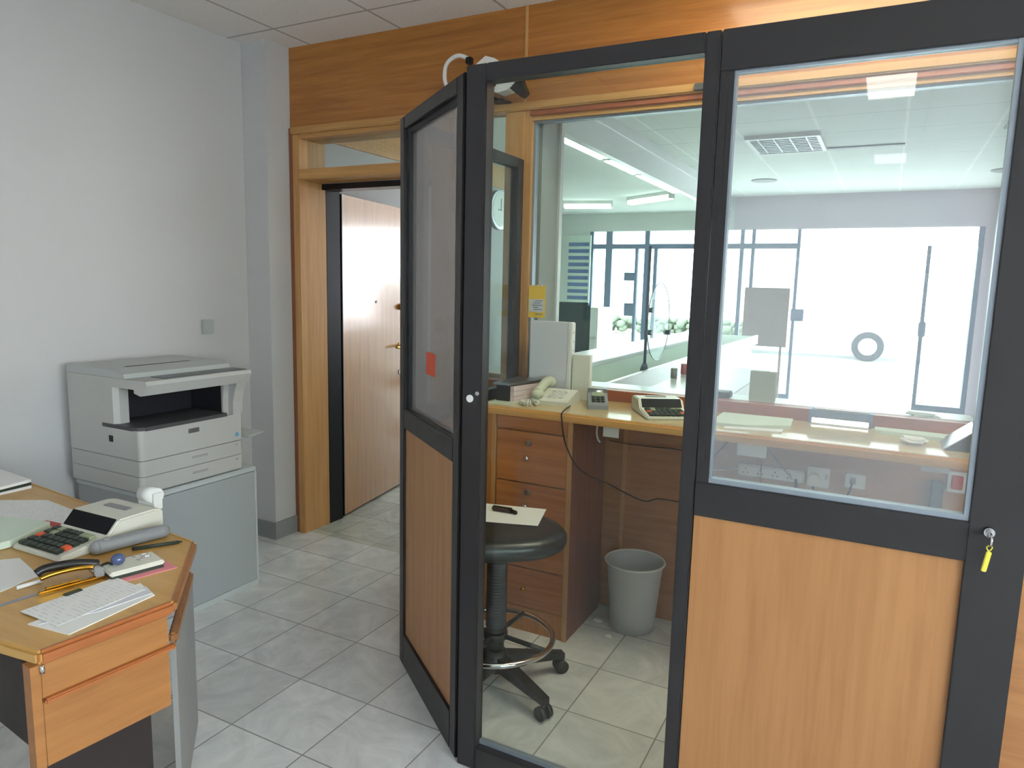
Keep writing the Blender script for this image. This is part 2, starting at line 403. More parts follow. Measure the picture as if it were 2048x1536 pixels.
# the wood wall at the back of the office
w = sroot('wall_back', (-1, YB, 0))
TH = .06
obj('wall_panel', B(-3.02, -1.558, YB, YB + TH, 2.325, ZC), 'wall_wood', w, True)
obj('wall_panel', B(-1.552, 2.5, YB, YB + TH, 2.325, ZC), 'wall_wood', w, True)
obj('wall_panel', B(-1.96, -1.003, YB, YB + TH, 0, .985), 'wood_back', w, True)
obj('wall_panel', B(-.997, 2.5, YB, YB + TH, 0, .985), 'wood_back', w, True)
obj('wall_panel', B(.37, 2.5, YB, YB + TH, .985, 2.325), 'wood_back', w, True)
obj('casing', B(-3.02, -2.988, YB - .012, YB + TH, 0, 2.325), 'wood_red', w, True)
obj('joint_strip', B(-1.005, -.987, YB - .012, YB, 0, .95), 'wood_trim', w, True)
obj('joint_strip', B(-1.561, -1.548, YB - .006, YB, 2.325, ZC), 'wood_trim', w, True)
obj('head_trim', B(-2.99, .40, YB - .035, YB + TH, 2.288, 2.325, bev=.006), 'wood_trimx', w, True)
obj('head_trim', B(-1.52, .40, YB - .02, YB + TH, 2.262, 2.288, bev=.004), 'wood_redx', w, True)

# ------------------------------------------------------------------ the doorway with its open door
d = sroot('door_1', (-2.5, YB, 0))
obj('door_post', B(-2.988, -2.945, YB - .02, 3.235, 0, 2.288, bev=.004), 'wood_trim', d, True)
obj('door_post', B(-2.06, -1.955, YB - .02, 3.20, 0, 2.288, bev=.004), 'wood_trim', d, True)
obj('door_header', B(-2.945, -2.06, YB - .02, 3.20, 2.045, 2.10, bev=.004), 'wood_trimx', d, True)
obj('head_rail', B(-2.945, -2.06, YB - .008, 3.20, 2.265, 2.288), 'wood_trimx', d, True)
tf = obj('transom', B(-2.945, -2.06, YB + .05, YB + .056, 2.10, 2.265), 'glass', d, True)
sf = MB().box(-2.975, -2.945, 3.235, 3.35, 0, 2.045).box(-2.10, -2.06, 3.20, 3.30, 0, 2.045).box(-2.945, -2.10, 3.20, 3.30, 2.012, 2.045)
obj('steel_frame', sf, 'black_steel', d, True)
# the leaf stands open into the corridor
lf = thing('door_leaf', '', '', (0, 0, 0), math.radians(100)); del lf['label']; del lf['category']; lf.parent = d
lf.location = (-2.972 + 2.5, 3.372 - YB, .01)
obj('leaf_panel', B(0, .84, -.022, .022, 0, 2.0, bev=.003), 'wood_door', lf)
kn = MB().cyl((.765, -.022, 1.31), (.765, -.042, 1.31), .022).cyl((.765, -.042, 1.31), (.765, -.06, 1.31), .018, .012)
obj('door_knob', kn, 'brass', lf)
hd = MB().cyl((.765, -.022, 1.03), (.765, -.03, 1.03), .026).cyl((.765, -.03, 1.03), (.765, -.065, 1.03), .009).tube([(.765, -.062, 1.03), (.72, -.066, 1.032), (.64, -.062, 1.028)], .009)
obj('door_handle', hd, 'brass', lf)
obj('lock_cover', MB().cyl((.765, -.022, .84), (.765, -.028, .84), .02), 'steel', lf)
obj('peephole', MB().cyl((.42, -.022, 1.35), (.42, -.026, 1.35), .009), 'black', lf)
obj('edge_plate', B(-.006, 0, -.024, .024, 0, 2.0), 'black_steel', lf)

# ------------------------------------------------------------------ glazing in the wood wall
w1 = sroot('window_1', (-1.8, YB, .985))
obj('window_frame', MB().box(-1.955, -1.93, YB - .01, YB + TH, .985, 2.288), 'wood_trim', w1, True)
obj('window_sill', B(-1.93, -1.645, YB - .015, YB + TH, .985, 1.03), 'wood_redx', w1, True)
obj('glass_pane', B(-1.93, -1.645, YB + .025, YB + .031, 1.03, 2.288), 'glass', w1, True)
w2 = sroot('window_2', (-.6, YB, .985))
fr = MB().box(-1.645, -1.548, YB - .022, YB + TH, .985, 2.288, bev=.004).box(-1.548, -1.512, YB - .01, YB + TH, .985, 2.288).box(.335, .37, YB - .01, YB + TH, .985, 2.288)
obj('window_post', fr, 'wood_trim', w2, True)
obj('window_head', B(-1.512, .335, YB - .008, YB + TH, 2.245, 2.262), 'wood_trimx', w2, True)
obj('window_bead', MB().box(-1.512, -1.500, YB + .01, YB + .045, 1.034, 2.245).box(-1.5, .335, YB + .01, YB + .045, 2.235, 2.245), 'bead', w2, True)
obj('window_sill', MB().box(-1.512, -.235, YB - .018, YB + TH, .985, 1.034).box(-.01, .335, YB - .018, YB + TH, .985, 1.034).box(-.235, -.01, YB + .03, YB + TH, .985, 1.034), 'wood_redx', w2, True)
obj('outer_shelf', B(-1.512, .335, YB + TH, YB + TH + .20, 1.004, 1.028, bev=.004), 'laminate', w2, True)
obj('glass_pane', B(-1.500, .335, YB + .025, YB + .033, 1.034, 2.235), 'glass', w2, True)

# ================================================================== SETTING: corridor and banking hall
struct('wall_corridor', B(-3.35, -3.25, 3.10, 6.45, 0, 2.56), 'plaster')
struct('trim_1', B(-3.25, -3.235, 3.10, 6.45, 2.37, 2.56), 'wood_trimx')
struct('ceiling.002', B(-5.0, -1.985, 3.10, YH + .1, 2.56, 2.80), 'ceil_low')
struct('trim_2', MB().box(-1.985, -1.93, 3.45, 8.4, 2.47, ZC).box(-1.93, -1.918, 3.45, 8.4, 2.66, 2.70), 'laminate')   # boxed beam
struct('wall_corridor.001', B(-5.0, -3.25, 6.45, 6.55, 0, 2.56), 'plaster_hall')
struct('wall_hall_left', B(-4.75, -4.6, 6.55, YH, 0, 2.56), 'plaster_hall')
struct('wall_hall_right', B(1.2, 1.3, 3.10, YH + .1, 0, ZC), 'lilac')
struct('wall_far', MB().box(-1.95, 1.3, YH, YH + .12, 2.31, ZC + .1).box(.96, 1.3, YH, YH + .12, 0, 2.31), 'lilac')
struct('wall_far.001', MB().box(-4.75, -1.95, YH, YH + .12, 2.31, ZC + .1).box(-4.75, -4.06, YH, YH + .12, 0, 2.31), 'plaster_hall')
pil = MB().box(-1.70, -1.50, 3.12, 3.33, 0, 2.56)
struct('wall_pillar', pil, 'plaster')
struct('trim_3', B(-1.505, -1.488, 3.31, 3.345, 0, 2.56), 'laminate')

sf = sroot('window_3', (-1.5, YH, 0))
mul = [(-4.06, -4.0), (-3.80, -3.70), (-3.20, -3.13), (-2.46, -2.40), (-1.85, -1.80), (-1.70, -1.655), (-1.12, -1.08), (.90, .96)]
for a, b in mul: obj('mullion', B(a, b, YH + .02, YH + .08, 0, 2.31), 'blue_frame', sf, True)
obj('transom_bar', MB().box(-4.0, -1.08, YH + .015, YH + .085, 2.055, 2.125), 'blue_frame', sf, True)
obj('bottom_rail', MB().box(-4.0, -1.12, YH + .02, YH + .08, 0, .10), 'blue_frame', sf, True)
obj('glass_pane', B(-4.0, -1.12, YH + .046, YH + .052, .10, 2.055), 'glass', sf, True)
obj('glass_pane', B(-4.0, -1.12, YH + .046, YH + .052, 2.125, 2.31), 'glass', sf, True)
for x, z0, z1 in ((-3.48, 1.59, 1.71), (-3.46, 1.07, 1.26), (-1.13, 1.10, 1.26)):
    obj('lock_box', B(x, x + .16, YH - .03, YH + .02, z0, z1, bev=.005), 'blue_frame', sf, True)
# inner pair of glass doors left of the posts
d2 = sroot('door_2', (-3.3, YH - .1, 0))
obj('door_frame', MB().box(-3.30, -3.26, YH - .10, YH - .04, 0, 2.05).box(-3.02, -2.97, YH - .10, YH - .04, 0, 2.05), 'blue_frame', d2, True)
# street door leaf standing open
d3 = sroot('door_3', (.4, 9.6, 0))
obj('leaf_frame', MB().box(.36, .40, 9.55, 9.60, .02, 2.05).box(.85, .90, 9.55, 9.60, .02, 2.05).box(.40, .85, 9.55, 9.60, .02, .20), 'blue_frame', d3, True)
obj('glass_pane', B(.40, .85, 9.572, 9.578, .20, 2.0), 'glass', d3, True)
obj('door_handle', B(.345, .42, 9.50, 9.55, 1.0, 1.18, bev=.01), 'blue_frame', d3, True)

# outside
struct('ground', B(-40, 40, YH + .12, 90, -.08, -.02), 'asphalt')
struct('ground.001', B(2.62, 40, -40, YH + .1, -.08, -.02), 'asphalt')

# ================================================================== CABIN: aluminium and glass partition
Y1 = 1.74; YT = 1.785
fp = thing('glazed_partition', 'dark aluminium front partition with tall clear pane beside the stool', 'partition', (-1.04, Y1, 0))
obj('post', B(-1.075, -1.010, Y1, YT, 0, 2.09, bev=.003), 'alu', fp, True)
obj('post', B(-.425, -.388, Y1, YT, 0, 2.09, bev=.003), 'alu', fp, True)
obj('top_rail', B(-1.010, -.425, Y1, YT, 2.044, 2.09, bev=.002), 'alu', fp, True)
obj('bottom_rail', B(-1.010, -.425, Y1, YT, 0, .075, bev=.002), 'alu', fp, True)
obj('glazing_bead', MB().box(-1.010, -.425, YT - .018, YT - .002, .075, .088), 'bead', fp, True)
obj('glass_pane', B(-1.010, -.425, Y1 + .028, Y1 + .034, .075, 2.044), 'glass', fp, True)
obj('plug', MB().cyl((-1.047, Y1 - .003, 1.168), (-1.047, Y1 + .002, 1.168), .011), 'white', fp, True, label='round white cap')
obj('screw', MB().cyl((-1.022, Y1 - .004, 1.185), (-1.022, Y1 + .002, 1.185), .006), 'chrome', fp, True)

dr = thing('glazed_door', 'dark framed door with clear glass above an orange wood panel, key in its lock', 'door', (-.05, Y1, 0))
obj('top_rail', B(-.386, .30, Y1, YT, 1.998, 2.09, bev=.002), 'alu', dr, True)
obj('stile', B(-.386, -.368, Y1 + .004, YT - .004, .934, 1.998), 'alu', dr, True)
obj('stile', B(.194, .30, Y1, YT, 0.005, 1.998, bev=.002), 'alu', dr, True)
obj('middle_rail', B(-.386, .194, Y1, YT, .934, 1.022, bev=.002), 'alu', dr, True)
obj('bottom_rail', B(-.386, .194, Y1, YT, 0.005, .10, bev=.002), 'alu', dr, True)
bd = MB().box(-.355, -.350, Y1 + .008, Y1 + .03, 1.028, 1.992).box(.184, .194, Y1 + .006, Y1 + .03, 1.022, 1.998).box(-.355, .184, Y1 + .006, Y1 + .03, 1.022, 1.034).box(-.355, .184, Y1 + .008, Y1 + .03, 1.992, 1.998)
obj('rebate', B(-.368, -.355, Y1 + .006, Y1 + .03, 1.022, 1.998), 'alu', dr, True)
obj('glazing_bead', bd, 'bead', dr, True, label='light metal bead around the glass')
obj('glass_pane', B(-.350, .184, Y1 + .018, Y1 + .024, 1.034, 1.992), 'glass_front', dr, True)
obj('wood_panel', B(-.386, .194, Y1 + .010, Y1 + .028, .10, .934), 'wood_panel', dr, True)
lk = obj('lock', MB().cyl((.231, Y1, 1.008), (.231, Y1 - .012, 1.008), .010).cyl((.231, Y1 - .012, 1.008), (.231, Y1 - .016, 1.008), .007), 'chrome', dr, True)
obj('key', MB().box(.2295, .2325, Y1 - .045, Y1 - .012, 1.003, 1.013).cyl((.229, Y1 - .04, 1.0), (.233, Y1 - .04, 1.0), .012), 'chrome', lk, True)
obj('key_tag', MB().tube([(.231, Y1 - .04, .99), (.236, Y1 - .032, .983), (.231, Y1 - .03, .975), (.226, Y1 - .034, .983)], .0012, closed=True).obox((.2285, Y1 - .032, .952), Matrix.Rotation(math.radians(8), 3, 'Y'), (.010, .004, .045), .0015), 'yellow2', lk, True, label='long yellow key tag')

sp_ = thing('wood_wall_panel', 'orange brown wood panel beside the dark door stile, far right edge', 'panel', (.6, Y1, 0))
obj('panel', B(.302, 1.1, Y1 + .012, Y1 + .04, 0, 2.09), 'wood_back', sp_, True)
obj('end_post', B(1.1, 1.16, Y1, YT, 0, 2.09), 'alu', sp_, True)

# diagonal panel: front corner to the side panel
A0 = Vector((-1.088, 1.762, 0)); A1 = Vector((-1.602, 2.160, 0)); dv = (A1 - A0); LD = dv.length; ang = math.atan2(dv.y, dv.x)
dg = thing('glazed_panel', 'diagonal dark framed panel with glass paled by painted reflection over brown wood and orange sticker', 'partition', (A0.x, A0.y, 0), ang)
def bb(t0, t1, y0, y1, z0, z1, bev=0): return B(t0, t1, y0, y1, z0, z1, bev=bev)
yo, yi = -.034, .008
obj('stile', bb(0, .055, yo, yi, 0, 2.08, .003), 'alu', dg)
obj('stile', bb(LD - .052, LD, yo, yi, 0, 2.08, .003), 'alu', dg)
obj('top_rail', bb(.055, LD - .052, yo, yi, 2.035, 2.08, .002), 'alu', dg)
obj('middle_rail', bb(.055, LD - .052, yo, yi, .955, 1.03, .002), 'alu', dg)
obj('bottom_rail', bb(.055, LD - .052, yo, yi, 0, .13, .002), 'alu', dg)
obj('glazing_bead', MB().box(LD - .085, LD - .052, yo + .004, yi - .012, 1.03, 2.035).box(.055, LD - .085, yo + .004, yi - .014, 2.018, 2.035), 'alu_in', dg)
obj('glass_pane', bb(.055, LD - .085, yo + .012, yo + .018, 1.03, 2.018), 'glass_diag', dg)
obj('wood_panel', bb(.055, LD - .052, yo + .008, yi - .010, .13, .955), 'wood_diag', dg)
obj('sticker', bb(.30, .395, yo + .0182, yo + .0192, 1.185, 1.262), 'orange', dg, label='orange sticker on the glass')

sd = thing('glazed_panel', 'dark framed side panel running from the wood wall behind the diagonal panel', 'partition', (-1.56, 2.6, 0))
xo, xi = -1.58, -1.54
obj('stile', B(xo, xi, 2.205, 2.24, 0, 2.07, bev=.003), 'alu', sd, True)
obj('stile', B(xo, xi, 2.955, 3.012, 0, 2.07, bev=.003), 'alu', sd, True)
obj('top_rail', B(xo, xi, 2.24, 2.955, 2.025, 2.07), 'alu', sd, True)
obj('middle_rail', B(xo, xi, 2.24, 2.955, .95, 1.03), 'alu', sd, True)
obj('bottom_rail', B(xo, xi, 2.24, 2.955, 0, .13), 'alu', sd, True)
obj('glass_pane', B(-1.563, -1.557, 2.24, 2.955, 1.03, 2.025), 'glass', sd, True)
obj('wood_panel', B(-1.568, -1.552, 2.24, 2.955, .13, .95), 'wood_diag', sd, True)

# ================================================================== CABIN: counter and drawers
ct = thing('counter_top', 'long light oak counter running under the window of the cabin', 'counter', (-.6, 2.8, .95))
obj('top', B(-1.532, .332, 2.612, 3.012, .9505, .985), 'counter', ct, True)
obj('edge_band', B(-1.532, .332, 2.590, 2.612, .9505, .985, bev=.008), 'counter_edge', ct, True)
dc = thing('drawer_cabinet', 'oak drawer cabinet with locks and knobs under the left end of the counter', 'cabinet', (-1.3, 2.82, 0))
obj('carcass', MB().box(-1.445, -1.10, 2.63, 3.0, .0, .95).box(-1.525, -1.445, 2.615, 2.66, 0, .95), 'wood_carcass', dc, True)
obj('stile', B(-1.457, -1.437, 2.605, 2.63, 0, .95, bev=.002), 'wood_trim', dc, True)
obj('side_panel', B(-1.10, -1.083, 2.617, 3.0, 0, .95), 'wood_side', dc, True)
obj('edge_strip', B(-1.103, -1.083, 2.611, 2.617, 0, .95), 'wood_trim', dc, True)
obj('plinth', B(-1.437, -1.103, 2.616, 2.63, 0, .108), 'wood_carcass', dc, True)
for z0, z1, lkz, knz in ((.892, .948, None, None), (.668, .886, .839, .776), (.472, .662, .626, .566), (.292, .466, None, .38), (.112, .286, None, .20)):
    q = obj('drawer', B(-1.434, -1.105, 2.611, 2.63, z0, z1, bev=.0025), 'wood_drawer', dc, True)
    if lkz: obj('lock', MB().cyl((-1.28, 2.611, lkz), (-1.28, 2.604, lkz), .014).cyl((-1.28, 2.604, lkz), (-1.28, 2.602, lkz), .008), 'steel', q, True)
    if knz: obj('knob', MB().cyl((-1.283, 2.611, knz), (-1.283, 2.598, knz), .005).ball((-1.283, 2.594, knz), .011, (1, .7, 1)), 'brass' if knz < .3 else 'chrome', q, True)

# ------------------------------------------------------------------ on the counter
ZT = .985
# document tray with bundles on a glass plate
pb = thing('paper_tray', 'dark desk tray with lid holding pinkish paper bundles, left end of counter', 'tray', (-1.42, 2.84, ZT))
obj('base_plate', MB().prism([(-1.50, 2.64), (-1.38, 2.66), (-1.355, 2.93), (-1.50, 2.93)], ZT, ZT + .006), 'cream2', pb, True)
obj('tray_body', MB().prism([(-1.49, 2.70), (-1.425, 2.70), (-1.40, 2.93), (-1.49, 2.93)], ZT + .006, ZT + .075), 'black', pb, True)
obj('lid', MB().prism([(-1.50, 2.69), (-1.415, 2.69), (-1.36, 2.925), (-1.50, 2.925)], ZT + .077, ZT + .087), 'steel', pb, True)
bdl = thing('paper_bundle', 'stack of pinkish white paper slips under the lid of the dark tray', 'papers', (-1.39, 2.82, ZT + .006))
for k in range(3): obj('slips', MB().prism([(-1.423, 2.705), (-1.405, 2.705), (-1.362, 2.915), (-1.397, 2.915)], ZT + .0065 + k * .0225, ZT + .0275 + k * .0225), 'pinkb', bdl, True)

ph = thing('telephone', 'cream desk telephone with coiled cord and thick handset along its left side', 'telephone', (-1.258, 2.828, ZT), math.radians(4))
body = MB().profile([(-.085, 0), (.075, 0), (.075, .05), (.05, .056), (-.07, .026), (-.085, .018)], 'x', -.085, .085)
obj('base', body, 'cream', ph)
for i in range(3):
    for j in range(4):
        y = -.052 + j * .022; obj('key', B(-.02 + i * .026, -.002 + i * .026, y - .007, y + .007, .030 + j * .0056, .036 + j * .0056), 'white', ph)
hs = MB().tube([(-.062, -.075, .050), (-.064, -.02, .066), (-.064, .04, .082), (-.062, .09, .084)], .021, n=12).ball((-.062, -.07, .044), .029, (1, 1.0, .8)).ball((-.062, .085, .077), .029, (1, 1.0, .8))
obj('handset', hs, 'cream2', ph)
cr = []
for k in range(90):
    t = k / 89; a = -2.5 + 5.6 * t; cx = -.078 + .034 * math.cos(a + 2.3); cy = -.122 + .034 * math.sin(a + 2.3); b_ = k * 1.25
    cr.append((cx + .008 * math.cos(b_) * math.cos(a + 2.3), cy + .008 * math.cos(b_) * math.sin(a + 2.3), .011 + .008 * math.sin(b_)))
obj('coil_cord', MB().tube(cr, .003, n=6, sub=3), 'cream', ph)

fb = thing('binder', 'tall white binder standing upright against the window on the counter', 'binder', (-1.35, 2.965, ZT), math.radians(0))
obj('cover', B(-.103, .087, -.02, .02, 0, .35, bev=.003), 'paper_l', fb)
obj('spine', B(.087, .108, -.022, .022, 0, .35, bev=.004), 'white', fb)
for z_ in (.30, .26, .22, .16, .12, .08): obj('mark', B(.108, .109, -.006, .006, z_, z_ + .006), 'ink', fb)
wb = thing('small_box', 'small off-white upright carton beside the tall white binder', 'box', (-1.195, 2.965, ZT), math.radians(4))
obj('carton', B(-.042, .042, -.018, .018, 0, .205, bev=.002), 'cream', wb)
obj('flap', B(-.042, .042, -.018, .018, .205, .207), 'paper', wb)

ctm = thing('card_terminal', 'grey card terminal with rounded top and receipt slot on the counter', 'terminal', (-1.068, 2.84, ZT), math.radians(24))
tb = MB().profile([(-.08, 0), (.09, 0), (.09, .05), (.05, .062), (-.06, .028), (-.08, .018)], 'x', -.042, .042)
obj('body', tb, 'grey_ph', ctm)
obj('printer_lid', MB().cyl((-.041, .055, .045), (.041, .055, .045), .028), 'steel', ctm)
obj('screen', MB().obox((0, .01, .052), Matrix.Rotation(math.radians(19), 3, 'X'), (.05, .035, .003)), 'key_g', ctm)
for i in range(3):
    for j in range(3): obj('key', MB().obox((-.019 + i * .019, -.055 + j * .018, .033 + j * .0058), Matrix.Rotation(math.radians(17), 3, 'X'), (.016, .012, .006)), 'dark_green', ctm)

def calculator(label, loc, rz, group=None, s=1.0):
    c = thing('printing_calculator', label, 'calculator', loc, rz, group)
    W = .105 * s
    side = [(-.155, 0), (.155, 0), (.155, .060), (.128, .068), (.015, .068), (-.020, .030), (-.155, .014)]
    side = [(a * s, b_ * s) for a, b_ in side]
    bm = bmesh.new()
    vs = [bm.verts.new((-W, p[0], p[1])) for p in side]; vs2 = [bm.verts.new((W, p[0], p[1])) for p in side]
    n = len(side)
    bm.faces.new(vs); bm.faces.new(list(reversed(vs2)))
    for i in range(n): bm.faces.new((vs[i], vs2[i], vs2[(i + 1) % n], vs[(i + 1) % n]))
    bmesh.ops.recalc_face_normals(bm, faces=bm.faces[:])
    bmesh.ops.bevel(bm, geom=bm.edges[:], offset=.005 * s, segments=2, affect='EDGES')
    obj('housing', MB().frombm(bm), 'cream', c)
    # sloping display in front of the printer hump
    a = math.atan2(.038, .035); Rm = Matrix.Rotation(a, 3, 'X')
    obj('display', MB().obox((0, -.0035 * s, .0505 * s), Rm, (.186 * s, .048 * s, .004)), 'disp', c)
    sl = math.atan2(.016, .135); Rk = Matrix.Rotation(sl, 3, 'X')
    def zk(y): return .014 * s + (y / s + .155) / .135 * .016 * s
    for i in range(7):
        for j in range(5):
            x = (-.078 + i * .0245) * s; y = (-.138 + j * .0225) * s
            tgt, lb = 'dark_green', None
            if (i, j) in ((0, 2), (6, 1)): tgt, lb = 'key_o', 'orange key'
            elif (i == 1 and j > 2) or (j == 4 and i > 4): tgt, lb = 'key_g', 'pale green key'
            obj('key', MB().obox((x, y, zk(y) + .005 * s), Rk, (.022 * s, .0195 * s, .009 * s), .0015 * s), tgt, c, label=lb)
    obj('printer_slot', B(-.055 * s, .045 * s, .075 * s, .10 * s, .066 * s, .071 * s, bev=.002), 'grey_ph', c)
    return c
cal = calculator('cream printing calculator on the cabin counter behind the glass', (-.785, 2.826, ZT), math.radians(31), s=.88)

lf_ = thing('leaflet', 'yellow and white leaflet taped to the lower left corner of the window', 'leaflet', (-1.46, 3.02, 1.345))
obj('sheet', B(-1.505, -1.418, 3.0245, 3.026, 1.345, 1.497), 'yellow', lf_, True)
obj('text_block', MB().box(-1.50, -1.425, 3.0235, 3.0245, 1.372, 1.432), 'paper_l', lf_, True)
tx = MB()
for i, (z, a, b_) in enumerate(((1.422, -1.470, -1.430), (1.412, -1.478, -1.440), (1.402, -1.485, -1.430), (1.392, -1.48, -1.45), (1.382, -1.475, -1.432), (1.360, -1.465, -1.43))): tx.box(a, b_, 3.0228, 3.0235, z, z + .0045)
obj('print', tx, 'grey_ph', lf_, True)
obj('tape', MB().box(-1.49, -1.48, 3.0235, 3.0245, 1.492, 1.50).box(-1.462, -1.452, 3.0235, 3.0245, 1.492, 1.50).box(-1.44, -1.43, 3.0235, 3.0245, 1.492, 1.50), 'white', lf_, True)

# right part of the counter, behind the door's glass
ty = thing('cash_tray', 'blue grey cash tray set through the sill with a shiny steel scoop', 'tray', (-.12, 3.0, ZT))
obj('housing', MB().box(-.235, -.010, 2.985, 2.996, ZT, 1.040).box(-.235, -.225, 2.996, 3.06, 1.0, 1.040).box(-.02, -.010, 2.996, 3.06, 1.0, 1.040), 'blue_frame', ty, True)
obj('scoop', MB().profile([(2.955, ZT + .001), (2.984, ZT + .001), (2.984, ZT + .028), (2.975, ZT + .024), (2.960, ZT + .008)], 'x', -.222, -.022), 'chrome', ty, True)
tag(obj('paper_sheet', MB().prism([(-.56, 2.70), (-.44, 2.72), (-.28, 2.80), (-.29, 2.97), (-.56, 2.96)], ZT, ZT + .012), 'paper_g'), 'pale green stack of papers on the counter left of the cash tray', 'papers')
tag(obj('paper_sheet', MB().prism([(-.50, 2.66), (-.30, 2.70), (-.30, 2.76), (-.50, 2.70)], ZT, ZT + .004), 'paper'), 'white sheet at the counter edge in front of the green papers', 'papers')
tag(obj('paper_strip', MB().prism([(.0, 2.90), (.29, 2.86), (.30, 2.96), (.0, 2.97)], ZT, ZT + .014), 'paper_g'), 'long pale green paper strip against the sill right of the cash tray', 'papers')
cp = MB(); bm = bmesh.new(); bmesh.ops.create_icosphere(bm, subdivisions=3, radius=1)
for v_ in bm.verts:
    r = random.uniform(.75, 1.15); v_.co = Vector((v_.co.x * .045 * r, v_.co.y * .03 * r, v_.co.z * .014 * r)) + Vector((.12, 2.76, ZT + .0165))
cp.frombm(bm)
tag(obj('crumpled_paper', cp, 'paper'), 'crumpled white paper on the right part of the counter', 'paper')
dw = thing('desk_stand', 'dark wedge-shaped stand with pale face at the right end of the counter', 'stand', (.27, 2.80, ZT))
obj('wedge', MB().profile([(.21, ZT), (.30, ZT), (.30, ZT + .075)], 'y', 2.72, 2.90), 'cop_dark', dw, True)
obj('face', MB().profile([(.206, ZT + .001), (.21, ZT), (.30, ZT + .075), (.297, ZT + .078)], 'y', 2.72, 2.90), 'steel', dw, True)
bx = thing('card_box', 'beige upright card box standing on the outer shelf behind the glass', 'box', (-.44, 3.16, 1.028))
obj('carton', B(-.052, .052, -.02, .02, 0, .128, bev=.002), 'beige', bx)
obj('lid_line', B(-.053, .053, -.021, .021, .108, .110), 'ink', bx)
tag(obj('paper_slips', MB().prism([(.13, 3.12), (.22, 3.12), (.20, 3.20), (.12, 3.19)], 1.028, 1.034).prism([(.10, 3.13), (.19, 3.11), (.20, 3.17), (.11, 3.19)], 1.034, 1.038), 'paper'), 'white paper slips on the outer shelf near its right end', 'papers')
tag(obj('shelf_tray', B(-.72, -.57, 3.12, 3.20, 1.028, 1.056, bev=.004), 'cop_dark'), 'dark low tray with red edge on the outer shelf by the post', 'tray')

# sockets and cables below the counter
ex = thing('extension_strip', 'white multi-socket extension strip on the wood wall under the counter', 'socket', (-.37, 3.03, .75), 0)
obj('strip', B(-.495, -.235, 3.012, YB, .728, .776, bev=.006), 'white', ex, True)
for k in range(4):
    x = -.465 + k * .058; hl = MB(); hl.box(x, x + .004, 3.011, 3.012, .756, .764).box(x - .010, x - .003, 3.011, 3.012, .742, .746).box(x + .007, x + .014, 3.011, 3.012, .742, .746); obj('socket_hole', hl, 'black', ex, True)
so = thing('wall_socket', 'white socket with round plug under the counter beside the extension strip', 'socket', (-.185, 3.03, .75))
obj('plate', B(-.226, -.142, 3.026, YB, .718, .800, bev=.003), 'white', so, True)
obj('plug', MB().cyl((-.198, 3.026, .752), (-.198, 2.998, .752), .026, .022), 'white', so, True)
obj('switch', B(-.160, -.150, 3.022, 3.026, .755, .775), 'ink', so, True)
so2 = thing('wall_socket', 'smaller white data socket right of the round plug under the counter', 'socket', (-.05, 3.03, .75))
obj('plate', B(-.086, -.014, 3.026, YB, .735, .792, bev=.003), 'white', so2, True)
obj('jack', B(-.070, -.048, 3.018, 3.026, .752, .778, bev=.002), 'grey_ph', so2, True)
rs = thing('wall_switch', 'red rocker switch on a white plate under the right end of the counter', 'switch', (.285, 3.03, .8))
obj('plate', B(.255, .318, 3.024, YB, .772, .850, bev=.003), 'white', rs, True)
obj('rocker', B(.268, .305, 3.016, 3.024, .785, .838, bev=.003), 'red', rs, True)
tag(obj('power_adapter', B(.205, .245, 2.995, YB, .700, .810, bev=.004), 'cop_dark'), 'dark upright power adapter on the wood wall left of the red switch', 'adapter')
tag(obj('paper_label', B(-.435, -.335, 2.606, 2.610, .905, .9505), 'white'), 'white label hanging under the counter edge left in the door glass', 'label')
tag(obj('paper_label', B(.145, .225, 2.63, 2.634, .925, .9505), 'paper_l'), 'faint pale label under the counter edge at right', 'label')
tag(obj('paper_label', B(-.960, -.895, 2.63, 2.634, .905, .9505), 'white'), 'white label under the counter edge above the bin', 'label')
def cable(label, pts, r=.003, mat='cable'):
    tag(obj('cable', MB().tube(pts, r, n=6), mat), label, 'cable')
cable('long black cable drooping from the telephone across the drawer cabinet side', [(-1.16, 2.76, .99), (-1.125, 2.60, .992), (-1.12, 2.580, .965), (-1.10, 2.585, .86), (-1.055, 2.64, .75), (-.98, 2.8, .66), (-.885, 2.97, .56), (-.82, 3.0, .572), (-.70, 3.01, .57), (-.60, 3.02, .57)])
cable('thin black cable running level on the wood under the counter', [(-1.07, 3.02, .80), (-.95, 3.025, .795), (-.80, 3.025, .798), (-.70, 3.025, .80)], .0025)
cable('short white cord hanging beside the label under the counter', [(-.995, 2.66, .95), (-1.0, 2.665, .91), (-.995, 2.67, .88), (-.985, 2.67, .87)], .004, 'cable_w')
cable('black cable sloping down left from the counter behind the door glass', [(-.53, 3.02, .90), (-.56, 3.025, .84), (-.62, 3.025, .77), (-.66, 3.025, .73)])
cable('black cable dropping straight in front of the extension strip', [(-.405, 3.0, .95), (-.40, 2.995, .86), (-.40, 2.995, .75), (-.395, 3.0, .62)], .0025)
cable('grey cables running from the counter to the extension strip plug', [(-.43, 3.0, .95), (-.40, 3.0, .88), (-.33, 3.0, .80), (-.275, 2.995, .745)], .004, 'grey_ph')
cable('black plug lead hanging from the extension strip', [(-.265, 2.998, .748), (-.262, 2.995, .72), (-.255, 3.0, .66), (-.25, 3.0, .60)], .006)
cable('black lead below the round plug', [(-.198, 2.99, .73), (-.198, 2.99, .70), (-.198, 3.0, .62)], .004)
cable('black lead curling down from the data socket', [(-.058, 3.01, .765), (-.066, 3.0, .73), (-.078, 3.0, .69), (-.074, 3.0, .62)], .004)
cable('white lead running left from the extension strip', [(-.50, 3.02, .752), (-.56, 3.02, .738), (-.64, 3.02, .728)], .003, 'cable_w')
